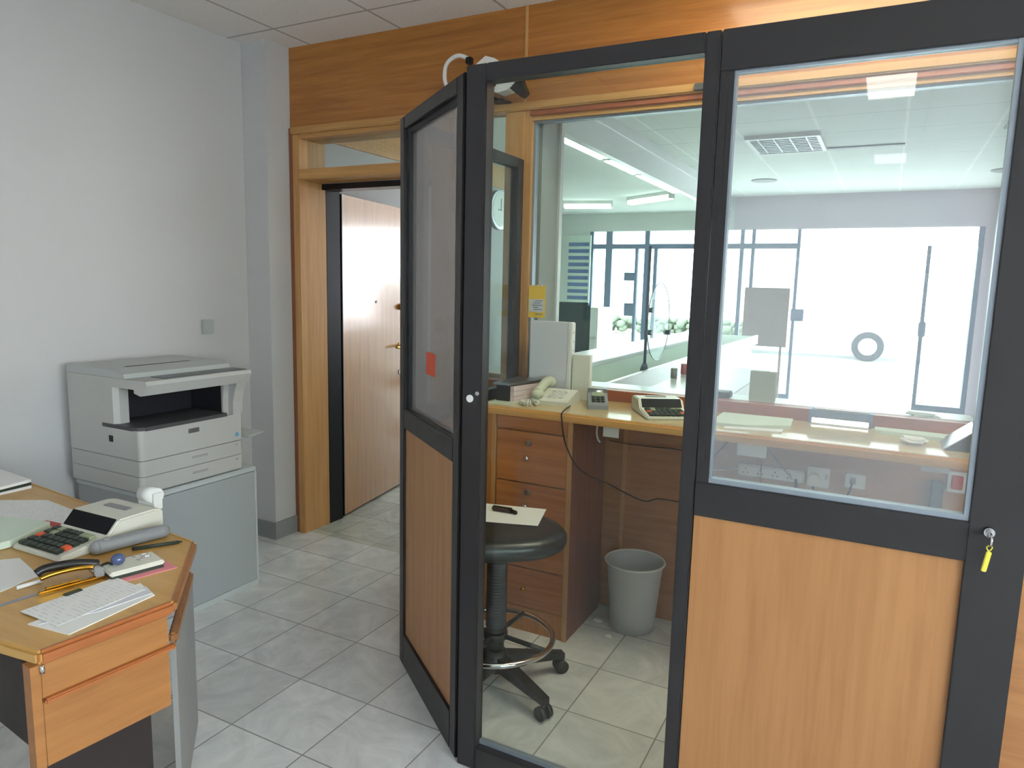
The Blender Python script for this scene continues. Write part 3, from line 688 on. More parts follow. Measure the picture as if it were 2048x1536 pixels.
cable('black lead curling from the foot of the power adapter', [(.215, 3.0, .715), (.19, 3.0, .705), (.17, 3.0, .69), (.16, 3.0, .66)], .004)

# ================================================================== CABIN: stool, bin
ST = (-1.19, 2.19)
st = thing('drafting_stool', 'black leatherette swivel stool with chrome foot ring and castors', 'stool', (ST[0], ST[1], 0), math.radians(-22.6))
def seat():
    mb = MB(); n = 48; v = []; rings = [(0, .632), (.5, .630), (.80, .632), (.93, .627), (.99, .612), (1.0, .592), (.97, .572), (.90, .560), (.5, .552), (0, .552)]
    prof = []
    for k in range(n):
        t = 2 * math.pi * k / n; r = .238 * (1 + .09 * math.cos(3 * (t - math.radians(30)))); prof.append((r * math.cos(t), r * math.sin(t)))
    idx = []
    for f, z in rings:
        if f == 0: idx.append([len(v)]); v.append((0, 0, z))
        else: idx.append(list(range(len(v), len(v) + n))); v += [(p[0] * f, p[1] * f, z) for p in prof]
    fc = []
    for A, B_ in zip(idx, idx[1:]):
        for i in range(n):
            j = (i + 1) % n
            if len(A) == 1: fc.append((A[0], B_[i], B_[j]))
            elif len(B_) == 1: fc.append((A[i], B_[0], A[j]))
            else: fc.append((A[i], B_[i], B_[j], A[j]))
    return mb.add(v, fc, True)
obj('seat', seat(), 'leather', st)
obj('seat_plate', MB().box(-.07, .07, -.07, .07, .525, .555, bev=.008).box(.05, .11, -.012, .012, .535, .549, bev=.003), 'black', st)
be = MB(); pr = [(0, .235)]; z = .235
while z < .50: pr += [(.034, z), (.039, z + .005), (.034, z + .010)]; z += .012
pr += [(.034, z), (.034, .53), (0, .53)]
obj('bellows', be.lathe(pr, n=24), 'rubber', st)
obj('column', MB().cyl((0, 0, .11), (0, 0, .24), .034, .030).cyl((0, 0, .19), (0, 0, .215), .045), 'black', st)
hubm = MB().lathe([(0, .07), (.055, .07), (.058, .10), (.045, .13), (.036, .145), (0, .145)], n=24)
obj('hub', hubm, 'black', st)
obj('foot_ring', MB().tube([(.215 * math.cos(2 * math.pi * k / 36), .215 * math.sin(2 * math.pi * k / 36), .195) for k in range(36)], .0105, n=12, closed=True, sub=1), 'chrome', st)
sk = MB()
for k in range(4):
    a = math.radians(20 + 90 * k); sk.cyl((.03 * math.cos(a), .03 * math.sin(a), .203), (.213 * math.cos(a), .213 * math.sin(a), .196), .009)
obj('ring_spokes', sk, 'black', st)
for k in range(5):
    a = math.radians(72 * k); ca, sa = math.cos(a), math.sin(a)
    lg = MB(); R_ = Matrix.Rotation(a, 3, 'Z')
    v = [(.03, -.024, .128), (.03, .024, .128), (.03, .024, .075), (.03, -.024, .075), (.285, -.017, .080), (.285, .017, .080), (.285, .017, .058), (.285, -.017, .058)]
    lg.add([tuple(R_ @ Vector(p)) for p in v], [(0, 1, 2, 3), (7, 6, 5, 4), (0, 4, 5, 1), (1, 5, 6, 2), (2, 6, 7, 3), (3, 7, 4, 0)])
    L_ = obj('leg', lg, 'black', st)
    cx, cy = .275 * ca, .275 * sa; pa = (-sa, ca)
    wh = MB().cyl((cx, cy, .06), (cx, cy, .03), .011)
    for s_ in (-1, 1):
        wh.cyl((cx + pa[0] * s_ * .007, cy + pa[1] * s_ * .007, .025), (cx + pa[0] * s_ * .024, cy + pa[1] * s_ * .024, .025), .025)
    obj('castor', wh, 'black', L_)
tag(obj('paper_sheet', MB().prism([(-1.41, 2.345), (-1.105, 2.425), (-1.05, 2.235), (-1.345, 2.14)], .6335, .6345), 'paper'), 'white sheet lying on the black stool seat', 'paper')
mk = MB().obox((-1.235, 2.305, .6455), Matrix.Rotation(math.radians(4), 3, 'Z'), (.085, .02, .02), .005).obox((-1.185, 2.306, .642), Matrix.Rotation(math.radians(-20), 3, 'Z'), (.03, .014, .014), .003)
tag(obj('stapler', mk, 'black'), 'small black stapler lying on the sheet on the stool', 'stapler')

BN = (-.885, 2.901)
bn = thing('waste_bin', 'pale grey round plastic waste bin with rolled rim under the counter', 'bin', (BN[0], BN[1], 0))
prf = [(0, .006), (.090, .006), (.092, 0), (.096, .0), (.100, .05), (.116, .24), (.122, .288), (.129, .298), (.131, .306), (.128, .309), (.121, .300), (.115, .288), (.092, .02), (0, .02)]
obj('bucket', MB().lathe(prf, n=48), 'bin', bn)
obj('rim', MB().tube([(.129 * math.cos(2 * math.pi * k / 48), .129 * math.sin(2 * math.pi * k / 48), .306) for k in range(48)], .005, n=8, closed=True, sub=1), 'white', bn)
for i, (x, y, lb) in enumerate(((-1.03, 2.86, 'crumpled white paper scrap on the floor left of the bin'), (-.94, 2.745, 'small white paper scrap on the floor in front of the bin'))):
    bm = bmesh.new(); bmesh.ops.create_icosphere(bm, subdivisions=2, radius=1)
    for v_ in bm.verts:
        r = random.uniform(.7, 1.1); v_.co = Vector((v_.co.x * (.022 - i * .005) * r + x, v_.co.y * .014 * r + y, max(0, v_.co.z * .008 * r + .006)))
    tag(obj('paper_scrap', MB().frombm(bm), 'paper'), lb, 'paper')

# ------------------------------------------------------------------ camera housing on the window head
wc = thing('security_camera', 'white camera on a black mount with white cable on the wall above the partition', 'camera', (-1.64, 2.97, 2.325))
obj('mount_base', MB().box(-1.69, -1.625, 2.945, 3.034, 2.326, 2.340, bev=.003), 'black', wc, True)
obj('mount_arm', MB().cyl((-1.655, 2.893, 2.332), (-1.645, 2.893, 2.39), .006).ball((-1.645, 2.893, 2.385), .013).cyl((-1.655, 2.89, 2.334), (-1.655, 2.95, 2.334), .005), 'black', wc, True)
ca_ = math.radians(0)
hs_ = [(-1.775, 2.465), (-1.695, 2.515), (-1.65, 2.50), (-1.525, 2.425), (-1.545, 2.39), (-1.58, 2.358), (-1.63, 2.350), (-1.77, 2.395)]
obj('housing', MB().profile(hs_, 'y', 2.905, 2.975), 'white', wc, True)
obj('lens_hood', MB().profile([(-1.531, 2.424), (-1.495, 2.345), (-1.52, 2.325), (-1.575, 2.368)], 'y', 2.915, 2.965), 'black', wc, True)
obj('cable', MB().tube([(-1.79, 2.94, 2.515), (-1.86, 2.94, 2.545), (-1.93, 2.95, 2.52), (-1.955, 2.97, 2.46), (-1.945, 2.985, 2.40), (-1.97, 2.99, 2.345)], .010, n=10), 'white', wc, True)
obj('cable_joint', MB().box(-1.815, -1.785, 2.925, 2.955, 2.50, 2.53, bev=.004), 'black', wc, True)
tag(obj('sensor_box', B(-.765, -.725, 2.985, 3.001, 2.292, 2.320, bev=.003), 'cop_dark'), 'small dark grey box on the wood trim above the window', 'sensor')

# ================================================================== OFFICE: copier on its cabinet
cabn = thing('copier_cabinet', 'low grey cabinet with light edges standing under the copier', 'cabinet', (-2.632, 2.1, 0), 0)
# local: x outwards (front at 0), y along the front; y from -.56 to .27
obj('body', B(-.50, -.012, -.28, .276, .02, .577, bev=.003), 'cop_side', cabn)
obj('top_board', B(-.50, .0, -.29, .280, .577, .600, bev=.004), 'cab_frame', cabn)
obj('door_panel', B(-.012, -.002, -.272, .268, .032, .575), 'cab_front', cabn, label='blue grey front panel')
obj('base_rail', B(-.012, .002, -.28, .276, .0, .030, bev=.002), 'cab_frame', cabn)
obj('edge_strip', B(-.012, .001, .268, .278, .030, .577), 'cab_frame', cabn)

cp_ = thing('photocopier', 'grey office photocopier with dark output slot standing on the low cabinet', 'copier', (-2.643, 2.056, .6), 0)
# local: x=0 front face, y -.26..+.26
y0, y1_ = -.262, .262
def cbox(*a, **k): return B(*a, **k)
def rbody(x0, x1, ya, yb_, z0, z1, r=.022):
    """block whose two front upright corners are rounded"""
    pts = [(x0, ya)]
    for k in range(7): a = -math.pi / 2 + math.pi / 2 * k / 6; pts.append((x1 - r + r * math.cos(a), ya + r + r * math.sin(a)))
    for k in range(7): a = math.pi / 2 * k / 6; pts.append((x1 - r + r * math.cos(a), yb_ - r + r * math.sin(a)))
    pts.append((x0, yb_)); return MB().prism(pts, z0, z1)
obj('lower_tray', rbody(-.475, .0, y0, y1_, .006, .073), 'cop_body', cp_)
obj('upper_tray', rbody(-.475, .0, y0, y1_, .0755, .140), 'cop_body', cp_)
obj('foot', rbody(-.465, -.01, y0 + .01, y1_ - .01, .001, .006), 'cop_dark', cp_)
obj('seam', rbody(-.47, -.004, y0 + .004, y1_ - .004, .073, .143), 'cop_dark', cp_)
for z in (.046, .116): obj('tray_handle', cbox(-.001, .003, -.02, .06, z - .010, z, bev=.0015), 'cop_side', cp_)
for z in (.058, .128): obj('tray_mark', cbox(-.0005, .001, .215, .228, z - .008, z), 'cop_side', cp_)
obj('front_cover', rbody(-.475, .0, y0, y1_, .143, .268), 'cop_body', cp_)
obj('back_body', cbox(-.475, -.245, y0, y1_, .268, .440), 'cop_body', cp_)
obj('left_column', MB().prism([(-.245, y0), (-.165, y0), (-.150, y0 + .02), (-.150, y0 + .06), (-.245, y0 + .06)], .268, .440), 'cop_body', cp_)
# right column flares forward towards the top
rc = MB(); pr2 = [(-.245, .268), (0, .268), (.002, .33), (.015, .38), (.035, .43), (.035, .440), (-.245, .440)]
rc.profile(pr2, 'y', y1_ - .055, y1_)
rc.profile([(-.245, .268), (-.03, .268), (-.03, .33), (-.02, .44), (-.245, .44)], 'y', y1_ - .085, y1_ - .055)
obj('right_column', rc, 'cop_body', cp_)
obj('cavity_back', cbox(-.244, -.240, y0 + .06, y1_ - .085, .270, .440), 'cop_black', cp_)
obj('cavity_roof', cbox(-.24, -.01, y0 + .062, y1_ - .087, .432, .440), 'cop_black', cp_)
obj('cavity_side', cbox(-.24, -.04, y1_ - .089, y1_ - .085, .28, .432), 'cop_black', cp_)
ot = MB().prism([(-.24, y0 - .003), (-.05, y0 - .003), (-.02, y0 + .004), (.002, y0 + .028), (.002, y1_ - .090), (-.06, y1_ - .09), (-.24, y1_ - .09)], .266, .282)
obj('output_tray', ot, 'cop_dark', cp_, label='dark grey output tray')
hp = MB().profile([(-.475, .440), (-.475, .478), (-.015, .478), (.056, .478), (.060, .462), (.040, .420), (.020, .416), (-.02, .425), (-.02, .440)], 'y', y0 - .002, y1_ + .006)
obj('scanner_head', hp, 'cop_body', cp_)
obj('control_panel', MB().profile([(-.055, .4782), (.030, .4782), (.030, .4805), (-.055, .4805)], 'y', y0 + .10, y1_ + .002), 'cop_strip', cp_, label='dark teal control strip')
obj('lid', MB().profile([(-.475, .479), (-.475, .512), (-.16, .512), (-.085, .497), (-.075, .479)], 'y', y0 - .002, y1_ + .002), 'cop_lid', cp_)
obj('lid_groove', MB().box(-.21, -.195, y0 + .09, y1_ - .12, .5118, .5135), 'cop_dark', cp_)
obj('name_plate', cbox(.0, .003, -.035, .02, .222, .242, bev=.001), 'badge', cp_)
obj('round_sticker', MB().cyl((.0, .225, .172), (.0015, .225, .172), .010), 'blue', cp_, label='light blue round sticker')
obj('side_clip', cbox(-.20, -.175, y0 - .003, y0, .205, .232, bev=.001), 'cop_black', cp_)
obj('bypass_tray', MB().obox((-.10, y1_ + .05, .160), Matrix.Rotation(math.radians(6), 3, 'X'), (.26, .10, .010), .003), 'cop_lid', cp_)

tag(obj('wall_socket', B(-3.2, -3.188, 2.552, 2.626, 1.196, 1.276, bev=.004), 'cop_lid'), 'small white switch plate on the white wall above the copier', 'switch')

# ================================================================== OFFICE: desk at the left front
ZD = .75
dk = thing('desk', 'oak desk with cut corner and orange drawer fronts, front left', 'desk', (-2.2, 1.0, 0))
top = [(-1.433, .734), (-1.403, 1.019), (-1.689, 1.301), (-3.05, 1.425), (-3.05, .60), (-1.80, .690)]
def inset(pts, k):
    cx = sum(p[0] for p in pts) / len(pts); cy = sum(p[1] for p in pts) / len(pts)
    return [(cx + (p[0] - cx) * (1 - k), cy + (p[1] - cy) * (1 - k)) for p in pts]
obj('top', MB().prism(inset(top, .012), ZD - .024, ZD), 'desk_top', dk, True)
# rounded edging along the visible sides
for a, b_, em in ((top[0], top[1], 'desk_edge'), (top[1], top[2], 'desk_rim'), (top[2], top[3], 'desk_top'), (top[5], top[0], 'desk_top')):
    A_ = Vector((a[0], a[1], 0)); B2 = Vector((b_[0], b_[1], 0)); dd = (B2 - A_); ln = dd.length; an = math.atan2(dd.y, dd.x)
    mid = (A_ + B2) / 2; nrm = Vector((-dd.y, dd.x, 0)).normalized() * .007
    obj('edge_band', MB().obox((mid.x + nrm.x, mid.y + nrm.y, ZD - .013), an, (ln, .020, .030), .007), em, dk, True)
fd = Vector((.103, .995, 0)).normalized(); nd = Vector((fd.y, -fd.x, 0)); fo = Vector((-1.437, .734, 0))
def fp_(t, off, z): p = fo + fd * t + nd * off; return (p.x, p.y, z)
def fboard(t0, t1, o0, o1, z0, z1, bev=0):
    c_ = fo + fd * (t0 + t1) / 2 + nd * (o0 + o1) / 2
    return MB().obox((c_.x, c_.y, (z0 + z1) / 2), math.atan2(fd.y, fd.x), (t1 - t0, abs(o1 - o0), z1 - z0), bev)
obj('drawer', fboard(.004, .272, -.022, -.003, .647, .722, .002), 'desk_front', dk, True)
dlo = obj('drawer', fboard(.004, .272, -.022, -.003, .497, .640, .002), 'desk_front', dk, True)
obj('pull_lip', fboard(.006, .285, -.010, .008, .637, .648, .003), 'desk_edge', dlo, True)
obj('hinge_pin', MB().cyl(fp_(.006, .002, .722), fp_(.006, .002, .705), .005), 'chrome', dk, True)
obj('drawer_box', fboard(.012, .262, -.45, -.022, .50, .722), 'desk_dark', dk, True)
obj('side_panel', fboard(-.014, .004, -.035, -.003, .45, .722), 'desk_front', dk, True)
obj('side_board', fboard(-.010, .012, -.60, -.035, .60, .722), 'desk_dark', dk, True)
# cut-corner leg: rail, grey panel and dark brace
r0 = Vector((-1.93, 1.46, 0)); r1 = Vector((-1.62, 1.165, 0)); rd = r1 - r0; ra = math.atan2(rd.y, rd.x)
mid = (r0 + r1) / 2
obj('lower_rail', MB().obox((mid.x, mid.y, .535), ra, (rd.length, .022, .030), .006), 'desk_rim', dk, True)
obj('modesty_panel', MB().obox((mid.x, mid.y, .27), ra, (rd.length, .014, .50)), 'desk_grey', dk, True)
obj('brace', MB().obox((-1.835, 1.352, .085), Matrix.Rotation(ra, 3, 'Z') @ Matrix.Rotation(math.radians(38), 3, 'Y'), (.26, .014, .022)), 'black', dk, True)
obj('leg', B(-2.98, -2.92, .70, 1.35, 0, ZD - .024), 'desk_grey', dk, True)
obj('leg', fboard(.03, .268, -.12, -.09, 0, .497), 'desk_dark', dk, True)  # near-black board standing in for the shade under the drawers

calculator('pale printing calculator with dark display and paper roll on the oak desk', (-1.955, 1.165, ZD + .001), math.radians(2), s=1.0)
pr_ = thing('paper_roll', 'white paper roll at the back of the desk calculator', 'paper', (-1.925, 1.345, ZD))
obj('roll', MB().cyl((-1.965, 1.337, ZD + .089), (-1.905, 1.339, ZD + .089), .024), 'paper', pr_, True)
obj('roll_holder', MB().box(-1.97, -1.90, 1.322, 1.332, ZD + .0, ZD + .070).box(-1.90, -1.896, 1.322, 1.350, ZD + .05, ZD + .10), 'white', pr_, True)
hd_ = thing('phone_handset', 'grey cordless handset lying beside the desk calculator', 'handset', (-1.81, 1.185, ZD))
obj('body', MB().tube([(-1.828, 1.10, ZD + .0195), (-1.815, 1.17, ZD + .0195), (-1.800, 1.25, ZD + .0195), (-1.794, 1.275, ZD + .0195)], .019, n=14).ball((-1.828, 1.102, ZD + .0195), .019).ball((-1.794, 1.275, ZD + .0195), .019), 'grey_ph', hd_, True)
obj('earpiece', MB().cyl((-1.822, 1.125, ZD + .036), (-1.822, 1.125, ZD + .040), .010), 'cop_side', hd_, True)
tag(obj('paper_sheet', MB().prism([(-1.644, .811), (-1.639, 1.03), (-1.516, 1.023), (-1.507, .814)], ZD + .0035, ZD + .0045), 'paper_print'), 'long receipt-like sheet on top of the papers nearest the desk corner', 'papers')
tag(obj('paper_sheet', MB().prism([(-1.576, .79), (-1.562, 1.042), (-1.474, 1.018), (-1.455, .807)], ZD, ZD + .002), 'paper'), 'lower white sheets poking out at the desk front edge', 'papers')
tag(obj('paper_sheet', MB().prism([(-1.55, .80), (-1.50, .90), (-1.485, 1.02), (-1.53, 1.035)], ZD + .002, ZD + .0035), 'paper_l'), 'slim folded sheet between the papers at the desk front', 'papers')
tag(obj('paper_sheet', MB().prism([(-2.02, .93), (-1.974, .983), (-1.816, .945), (-1.795, .846), (-1.95, .80)], ZD, ZD + .0012), 'paper'), 'white sheet left of the stapler at the picture edge', 'papers')
tag(obj('paper_sheet', MB().prism([(-2.541, 1.22), (-2.414, 1.3), (-2.226, 1.282), (-2.104, 1.176), (-2.284, 1.07)], ZD, ZD + .002), 'paper_print'), 'white sheets behind the desk calculator with grey wall behind', 'papers')
tag(obj('paper_stack', MB().prism([(-2.32, 1.10), (-2.135, 1.152), (-2.07, 1.01), (-2.075, .96), (-2.20, .92)], ZD + .0025, ZD + .022), 'paper_g'), 'thick paper pad left of the desk calculator', 'papers')
tag(obj('red_folder', MB().prism([(-2.33, 1.02), (-2.21, 1.185), (-2.105, 1.195), (-2.115, 1.168), (-2.20, 1.15), (-2.30, 1.01)], ZD + .0021, ZD + .0025), 'redp'), 'thin red edged sheet under the white paper pad', 'folder')
tag(obj('pink_paper', MB().prism([(-1.700, 1.04), (-1.650, 1.168), (-1.570, 1.152), (-1.610, 1.0)], ZD, ZD + .002), 'pink'), 'pink paper under the small cream pad on the desk', 'paper')
pd = thing('clip_dish', 'small cream dish with dark base on the pink paper', 'dish', (-1.655, 1.085, ZD + .002), math.radians(75))
obj('base', B(-.062, .062, -.040, .040, 0, .008), 'dark_green', pd)
obj('pad', B(-.064, .064, -.042, .042, .008, .020, bev=.003), 'cream', pd)
tag(obj('glass_paperweight', MB().ball((-1.665, 1.055, ZD + .0375), .017, (1, 1, .85)), 'lens'), 'round blue glass paperweight on the cream dish', 'paperweight')
for k in range(5):
    a = random.uniform(0, 6); x, y = -1.655 + random.uniform(-.018, .018), 1.107 + random.uniform(-.018, .022)
    c_ = obj('paper_clip', MB().tube([(x, y, ZD + .0235), (x + .014 * math.cos(a), y + .014 * math.sin(a), ZD + .0235), (x + .016 * math.cos(a + .3), y + .016 * math.sin(a + .3), ZD + .0245), (x + .003 * math.cos(a + 1.5), y + .003 * math.sin(a + 1.5), ZD + .0245)], .0012, n=6, sub=3), 'chrome')
    tag(c_, 'steel paper clip beside the blue paperweight on the cream dish', 'paper clip', 'paper clips on the cream dish')
tag(obj('pen', MB().cyl((-1.775, 1.165, ZD + .0055), (-1.715, 1.262, ZD + .0055), .005).cyl((-1.715, 1.262, ZD + .0055), (-1.708, 1.273, ZD + .0055), .005, .001), 'dark_green'), 'dark green pen behind the cream dish', 'pen')
rl = thing('ruler', 'thin grey steel ruler lying under the gold stapler', 'ruler', (-1.72, .86, ZD))
obj('blade', MB().prism([(-1.735, .74), (-1.715, .93), (-1.700, .93), (-1.720, .74)], ZD, ZD + .0012), 'steel', rl, True)
sg = thing('hand_stapler', 'black and gold hand stapler with shiny curved handle on the desk', 'stapler', (-1.70, .95, ZD), math.radians(77))
obj('handle', MB().tube([(-.062, .012, .044), (-.045, .012, .051), (-.01, .012, .050), (.03, .012, .044), (.07, .008, .032)], .0105, n=12), 'black', sg)
obj('handle_trim', MB().tube([(-.058, .0, .034), (-.03, .0, .038), (.02, .0, .037), (.065, .0, .028)], .006, n=10), 'gold', sg)
obj('lower_jaw', MB().box(-.070, .075, -.028, -.012, .0015, .012, bev=.003).box(-.055, .02, -.027, -.013, .012, .018, bev=.002), 'gold', sg)
obj('pivot', MB().cyl((.062, -.028, .022), (.062, .018, .022), .013), 'chrome', sg)
obj('spring', MB().tube([(.062, -.01, .03), (.085, -.005, .032), (.098, .004, .024), (.100, -.012, .012), (.085, -.02, .008)], .0035, n=8), 'black', sg)
tag(obj('eraser', B(-1.648, -1.632, .905, .945, ZD, ZD + .008, bev=.002), 'dark_green'), 'tiny dark green clip between stapler and papers', 'clip')
tag(obj('marker_cap', MB().cyl((-1.775, .872, ZD + .0055), (-1.768, .925, ZD + .0055), .005), 'white'), 'short white pen at the end of the stapler', 'pen')
bk = thing('book_pile', 'dark and white booklets at the far left on the desk', 'books', (-2.70, 1.27, ZD))
for k, mm in enumerate(('paper', 'dark_green', 'paper')): obj('booklet', MB().prism([(-2.86 + k * .01, 1.17), (-2.60 + k * .01, 1.19), (-2.60, 1.35), (-2.86, 1.37)], ZD + .0006 + k * .011, ZD + k * .011 + .0106), mm, bk, True)

# ================================================================== HALL CONTENTS
tc_ = thing('teller_counter', 'long white teller counter with raised glass screen rail in the banking hall', 'counter', (-1.5, 5.6, 0))
obj('counter_body', B(-1.98, -1.34, 3.40, 8.3, 0, .93), 'laminate', tc_, True)
obj('worktop', B(-1.66, -1.275, 3.37, 8.3, .93, .985, bev=.004), 'paper_g', tc_, True)
obj('front_fascia', B(-1.275, -1.245, 3.37, 8.3, .90, 1.0, bev=.003), 'laminate', tc_, True)
obj('raised_rail', B(-2.0, -1.64, 3.37, 8.3, .93, 1.012, bev=.004), 'laminate', tc_, True)
fc = thing('customer_desk', 'white customer writing desk in the hall in front of the teller counter', 'desk', (-.85, 4.1, 0))
obj('desk_top', B(-1.03, -.62, 3.42, 4.7, .962, 1.0, bev=.004), 'laminate', fc, True)
obj('desk_body', B(-1.0, -.66, 3.46, 4.66, 0, .962), 'laminate', fc, True)
for i, (y, h, mm) in enumerate(((3.9, .055, 'ink'), (4.12, .06, 'pink'), (4.3, .075, 'pinkb'))):
    tag(obj('cup', MB().cyl((-1.09 + .07, y, 1.0), (-1.09 + .07, y, 1.0 + h), .018), mm), ('grey', 'pink', 'tall pale')[i] + ' small cup standing on the white hall desk', 'cup')
# round speak-through glass on a dark pole
sg_ = thing('glass_screen', 'round clear glass screen on a dark pole standing on the teller counter', 'screen', (-1.27, 4.30, .986))
obj('pole', MB().cyl((-1.305, 4.27, .99), (-1.305, 4.27, 1.75), .009).cyl((-1.305, 4.27, .986), (-1.305, 4.27, 1.03), .028, .014), 'blue_frame', sg_, True)
disc = MB(); n = 48
disc.cyl((-1.303, 4.52, 1.28), (-1.297, 4.52, 1.28), .25, n=48)
obj('glass_disc', disc, 'glass_thin', sg_, True)
obj('disc_rim', MB().tube([(-1.30, 4.52 + .25 * math.cos(2 * math.pi * k / 40), 1.28 + .25 * math.sin(2 * math.pi * k / 40)) for k in range(40)], .0035, n=6, closed=True, sub=1), 'bead', sg_, True)
for y, z in ((4.31, 1.36), (4.31, 1.22), (4.74, 1.20)): obj('clamp', MB().cyl((-1.325, y, z), (-1.28, y, z), .016), 'blue_frame', sg_, True)
# office chair behind the teller counter
oc = thing('office_chair', 'teal grey high-back office chair behind the teller counter', 'chair', (-2.72, 6.4, 0), math.radians(20))
obj('backrest', B(-.19, .19, -.04, .04, .70, 1.34, bev=.03), 'teal', oc)
obj('seat', B(-.24, .24, -.46, .02, .44, .54, bev=.03), 'teal', oc)
obj('column', MB().cyl((0, -.2, .08), (0, -.2, .45), .03), 'black', oc)
for k in range(5):
    a = 2 * math.pi * k / 5; obj('leg', MB().cyl((0, -.2, .08), (.28 * math.cos(a), -.2 + .28 * math.sin(a), .035), .022, .016).ball((.28 * math.cos(a), -.2 + .28 * math.sin(a), .03), .03), 'black', oc)
# cream cabinet beyond
fcab = thing('filing_cabinet', 'narrow pale cream cabinet standing near the hall windows beside the dark chair', 'cabinet', (-3.47, 9.0, 0))
obj('body', B(-.15, .15, -.3, .3, 0, 1.22, bev=.01), 'cream', fcab)
for k in range(3): obj('drawer', B(-.135, .135, -.315, -.3, .06 + k * .39, .42 + k * .39, bev=.004), 'white', fcab)
# rate board
ps = thing('rate_board', 'tall pale notice board with blue stripes on the hall left wall', 'notice board', (-4.2, 10.0, 1.27))
obj('board', B(-4.38, -4.01, 10.10, 10.13, 1.24, 2.25), 'paper_g', ps, True)
for k in range(9): obj('stripe', B(-4.36, -4.03, 10.09, 10.10, 1.29 + k * .10, 1.345 + k * .10), 'poster_b', ps, True)
# board on a stand, near the street door
ab = thing('easel_board', 'brown notice board on a slim stand by the street door', 'board', (-1.4, 9.4, 0))
obj('panel', B(-1.62, -1.08, 9.45, 9.49, .79, 1.53, bev=.004), 'board', ab, True)
obj('stand_leg', B(-1.61, -1.58, 9.47, 9.50, 0, .80), 'board', ab, True); obj('stand_leg', B(-1.16, -1.13, 9.47, 9.50, 0, .80), 'board', ab, True)
# clock
ck = thing('wall_clock', 'round white wall clock with silver rim on the corridor wall', 'clock', (-3.25, 5.83, 2.17))
def disc_x(r, x0, x1, n=40): return MB().cyl((x0, 0, 0), (x1, 0, 0), r, n=n)
obj('rim', disc_x(.175, .001, .04), 'steel', ck)
obj('dial', disc_x(.150, .0405, .042), 'clockface', ck)
obj('hands', MB().box(.043, .046, -.003, .003, -.01, .10).box(.043, .046, -.06, .003, -.003, .003), 'black', ck)

def batten(label, p0, p1, group=None):
    p0 = Vector(p0); p1 = Vector(p1); t = thing('fluorescent_lamp', label, 'lamp', tuple((p0 + p1) / 2), math.atan2((p1 - p0).y, (p1 - p0).x), group)
    L2 = (p1 - p0).length / 2
    obj('batten', B(-L2, L2, -.035, .035, .035, .075), 'white', t)
    tb = MB().cyl((-L2 + .02, -.016, .012), (L2 - .02, -.018, .010), .022, n=12).cyl((-L2 + .02, .026, .006), (L2 - .02, .026, .006), .022, n=12)
    obj('tubes', tb, 'tube', t)
    obj('end_cap', MB().box(-L2, -L2 + .02, -.035, .04, -.006, .04).box(L2 - .02, L2, -.035, .04, -.006, .04), 'white', t)
zt = 2.475
for i, (a, b_) in enumerate(((4.16, 5.34), (5.42, 6.14), (6.22, 7.45))):
    batten(('nearest', 'short middle', 'farthest')[i] + ' fluorescent lamp in the row along the white beam', (-2.03, a, zt + .01), (-2.03, b_, zt + .01), 'row of lamps along the beam')
batten('level fluorescent lamp hanging across the back of the staff area', (-3.75, 8.45, zt + .01), (-3.14, 8.6, zt + .01))
batten('slanting fluorescent lamp near the end of the beam', (-2.84, 8.33, zt + .01), (-2.20, 7.90, zt + .01))

lv = thing('louvre_light', 'recessed ceiling light with dark louvre in the hall ceiling', 'lamp', (-.87, 6.6, ZC - .02))
obj('frame', MB().box(-.29, .29, -.36, -.33, -.012, .02).box(-.29, .29, .33, .36, -.012, .02).box(-.29, -.26, -.33, .33, -.012, .02).box(.26, .29, -.33, .33, -.012, .02), 'white', lv)
sl_ = MB()
for k in range(9): sl_.box(-.26, .26, -.30 + k * .072, -.285 + k * .072, -.008, .018)
for k in range(4): sl_.box(-.20 + k * .125, -.19 + k * .125, -.33, .33, -.008, .018)
obj('louvre', sl_, 'steel', lv)
tag(obj('air_slot', B(-1.17, .02, 6.965, 7.03, ZC - .012, ZC - .001), 'cop_dark'), 'long dark air slot in the hall ceiling behind the louvre light', 'vent')
tag(obj('air_grille', B(.66, .96, 6.1, 6.6, ZC - .012, ZC - .001, bev=.003), 'cop_side'), 'grey square grille in the hall ceiling at right', 'vent')
tag(obj('round_vent', MB().cyl((-1.37, 8.75, ZC - .012), (-1.37, 8.75, ZC - .001), .14), 'cop_side'), 'round grey vent in the hall ceiling at left', 'vent')
tag(obj('round_vent', MB().cyl((.95, 8.75, ZC - .012), (.95, 8.75, ZC - .001), .14), 'cop_side'), 'round grey vent in the hall ceiling at right', 'vent')

# ------------------------------------------------------------------ outside
vn = thing('van', 'white van parked on the bright street beyond the open entrance', 'van', (-.3, 18.4, -.02))
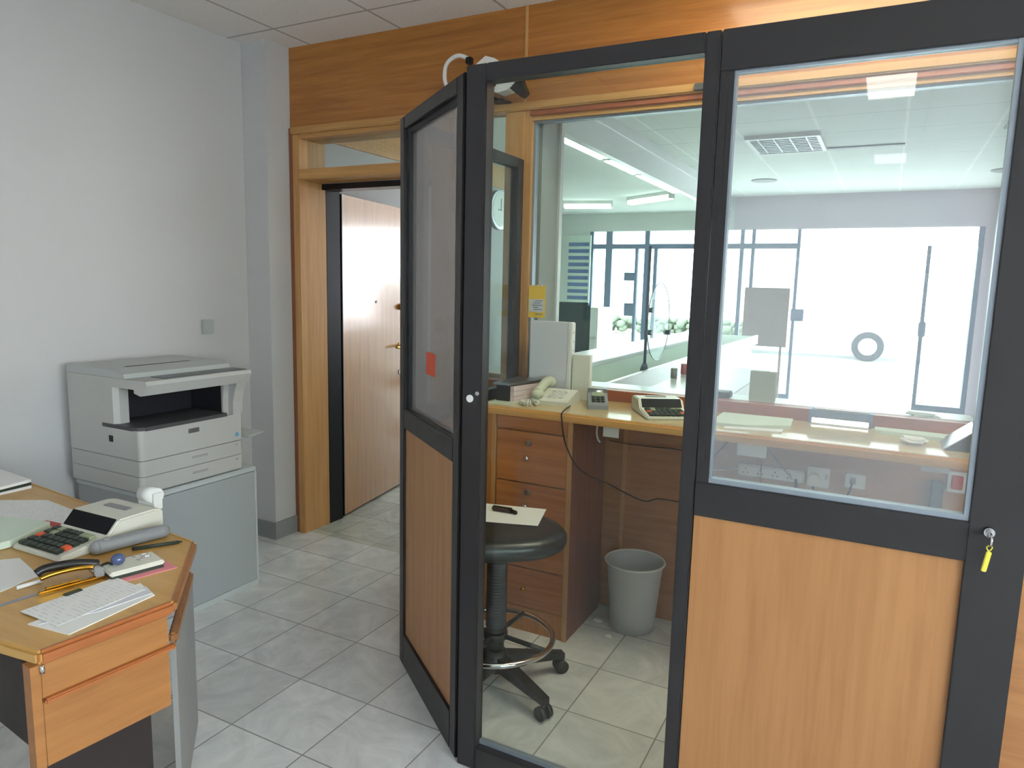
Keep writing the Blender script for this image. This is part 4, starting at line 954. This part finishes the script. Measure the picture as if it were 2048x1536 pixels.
# local: x along the van, wheel at x=0 near side y=-.95
vb = MB().profile([(-3.6, .35), (1.35, .35), (1.40, .75), (1.30, 1.15), (.75, 1.30), (.15, 1.95), (-.2, 2.05), (-3.6, 2.05)], 'y', -.92, .92)
obj('body', vb, 'van', vn)
obj('bumper', B(1.25, 1.47, -.9, .9, .32, .56, bev=.03), 'ink', vn)
obj('side_window', MB().profile([(-.75, 1.32), (.55, 1.32), (.08, 1.85), (-.75, 1.85)], 'y', -.935, -.92), 'glass', vn)
for x in (0.0, -2.9):
    for y in (-.93, .70):
        q = obj('wheel', MB().cyl((x, y, .33), (x, y + .2, .33), .33, n=32), 'tyre', vn)
        obj('hub_cap', MB().cyl((x, y - .012, .33), (x, y + .01, .33), .19, n=24), 'grey_ph', q)
hg = MB()
for k in range(420):
    x = random.uniform(-9.5, -2.6); hg.ball((x, 16.2 + random.uniform(-.25, .25), random.uniform(.50, .78)), random.uniform(.07, .12), (1, 1, .8), n=6)
h_ = tag(obj('hedge', hg, 'hedge'), 'low clipped hedge beyond the hall windows', 'hedge'); h_['kind'] = 'stuff'
tag(obj('garden_wall', B(-9.6, -2.6, 15.9, 16.5, -.02, .40), 'stone'), 'low pale stone wall under the hedge outside', 'wall')

# ================================================================== LAMPS OF THE OFFICE AND AN ADDED CABIN LAMP
def panel(label, x, y, sx, sy, mat, group=None):
    t = thing('ceiling_light', label, 'lamp', (x, y, ZC - .012), 0, group)
    obj('frame', MB().box(-sx / 2, sx / 2, -sy / 2, -sy / 2 + .02, -.008, .011).box(-sx / 2, sx / 2, sy / 2 - .02, sy / 2, -.008, .011).box(-sx / 2, -sx / 2 + .02, -sy / 2 + .02, sy / 2 - .02, -.008, .011).box(sx / 2 - .02, sx / 2, -sy / 2 + .02, sy / 2 - .02, -.008, .011), 'white', t)
    obj('diffuser', B(-sx / 2 + .02, sx / 2 - .02, -sy / 2 + .02, sy / 2 - .02, -.002, .006), mat, t)
panel('recessed ceiling light behind the viewpoint, right of the middle', -.09, -1.5, .30, .60, 'lamp')
panel('added unseen ceiling light over the cabin', -.15, 2.42, 1.2, .60, 'lamp_cab_added')  # out-of-view lamp added to brighten the wood above the window
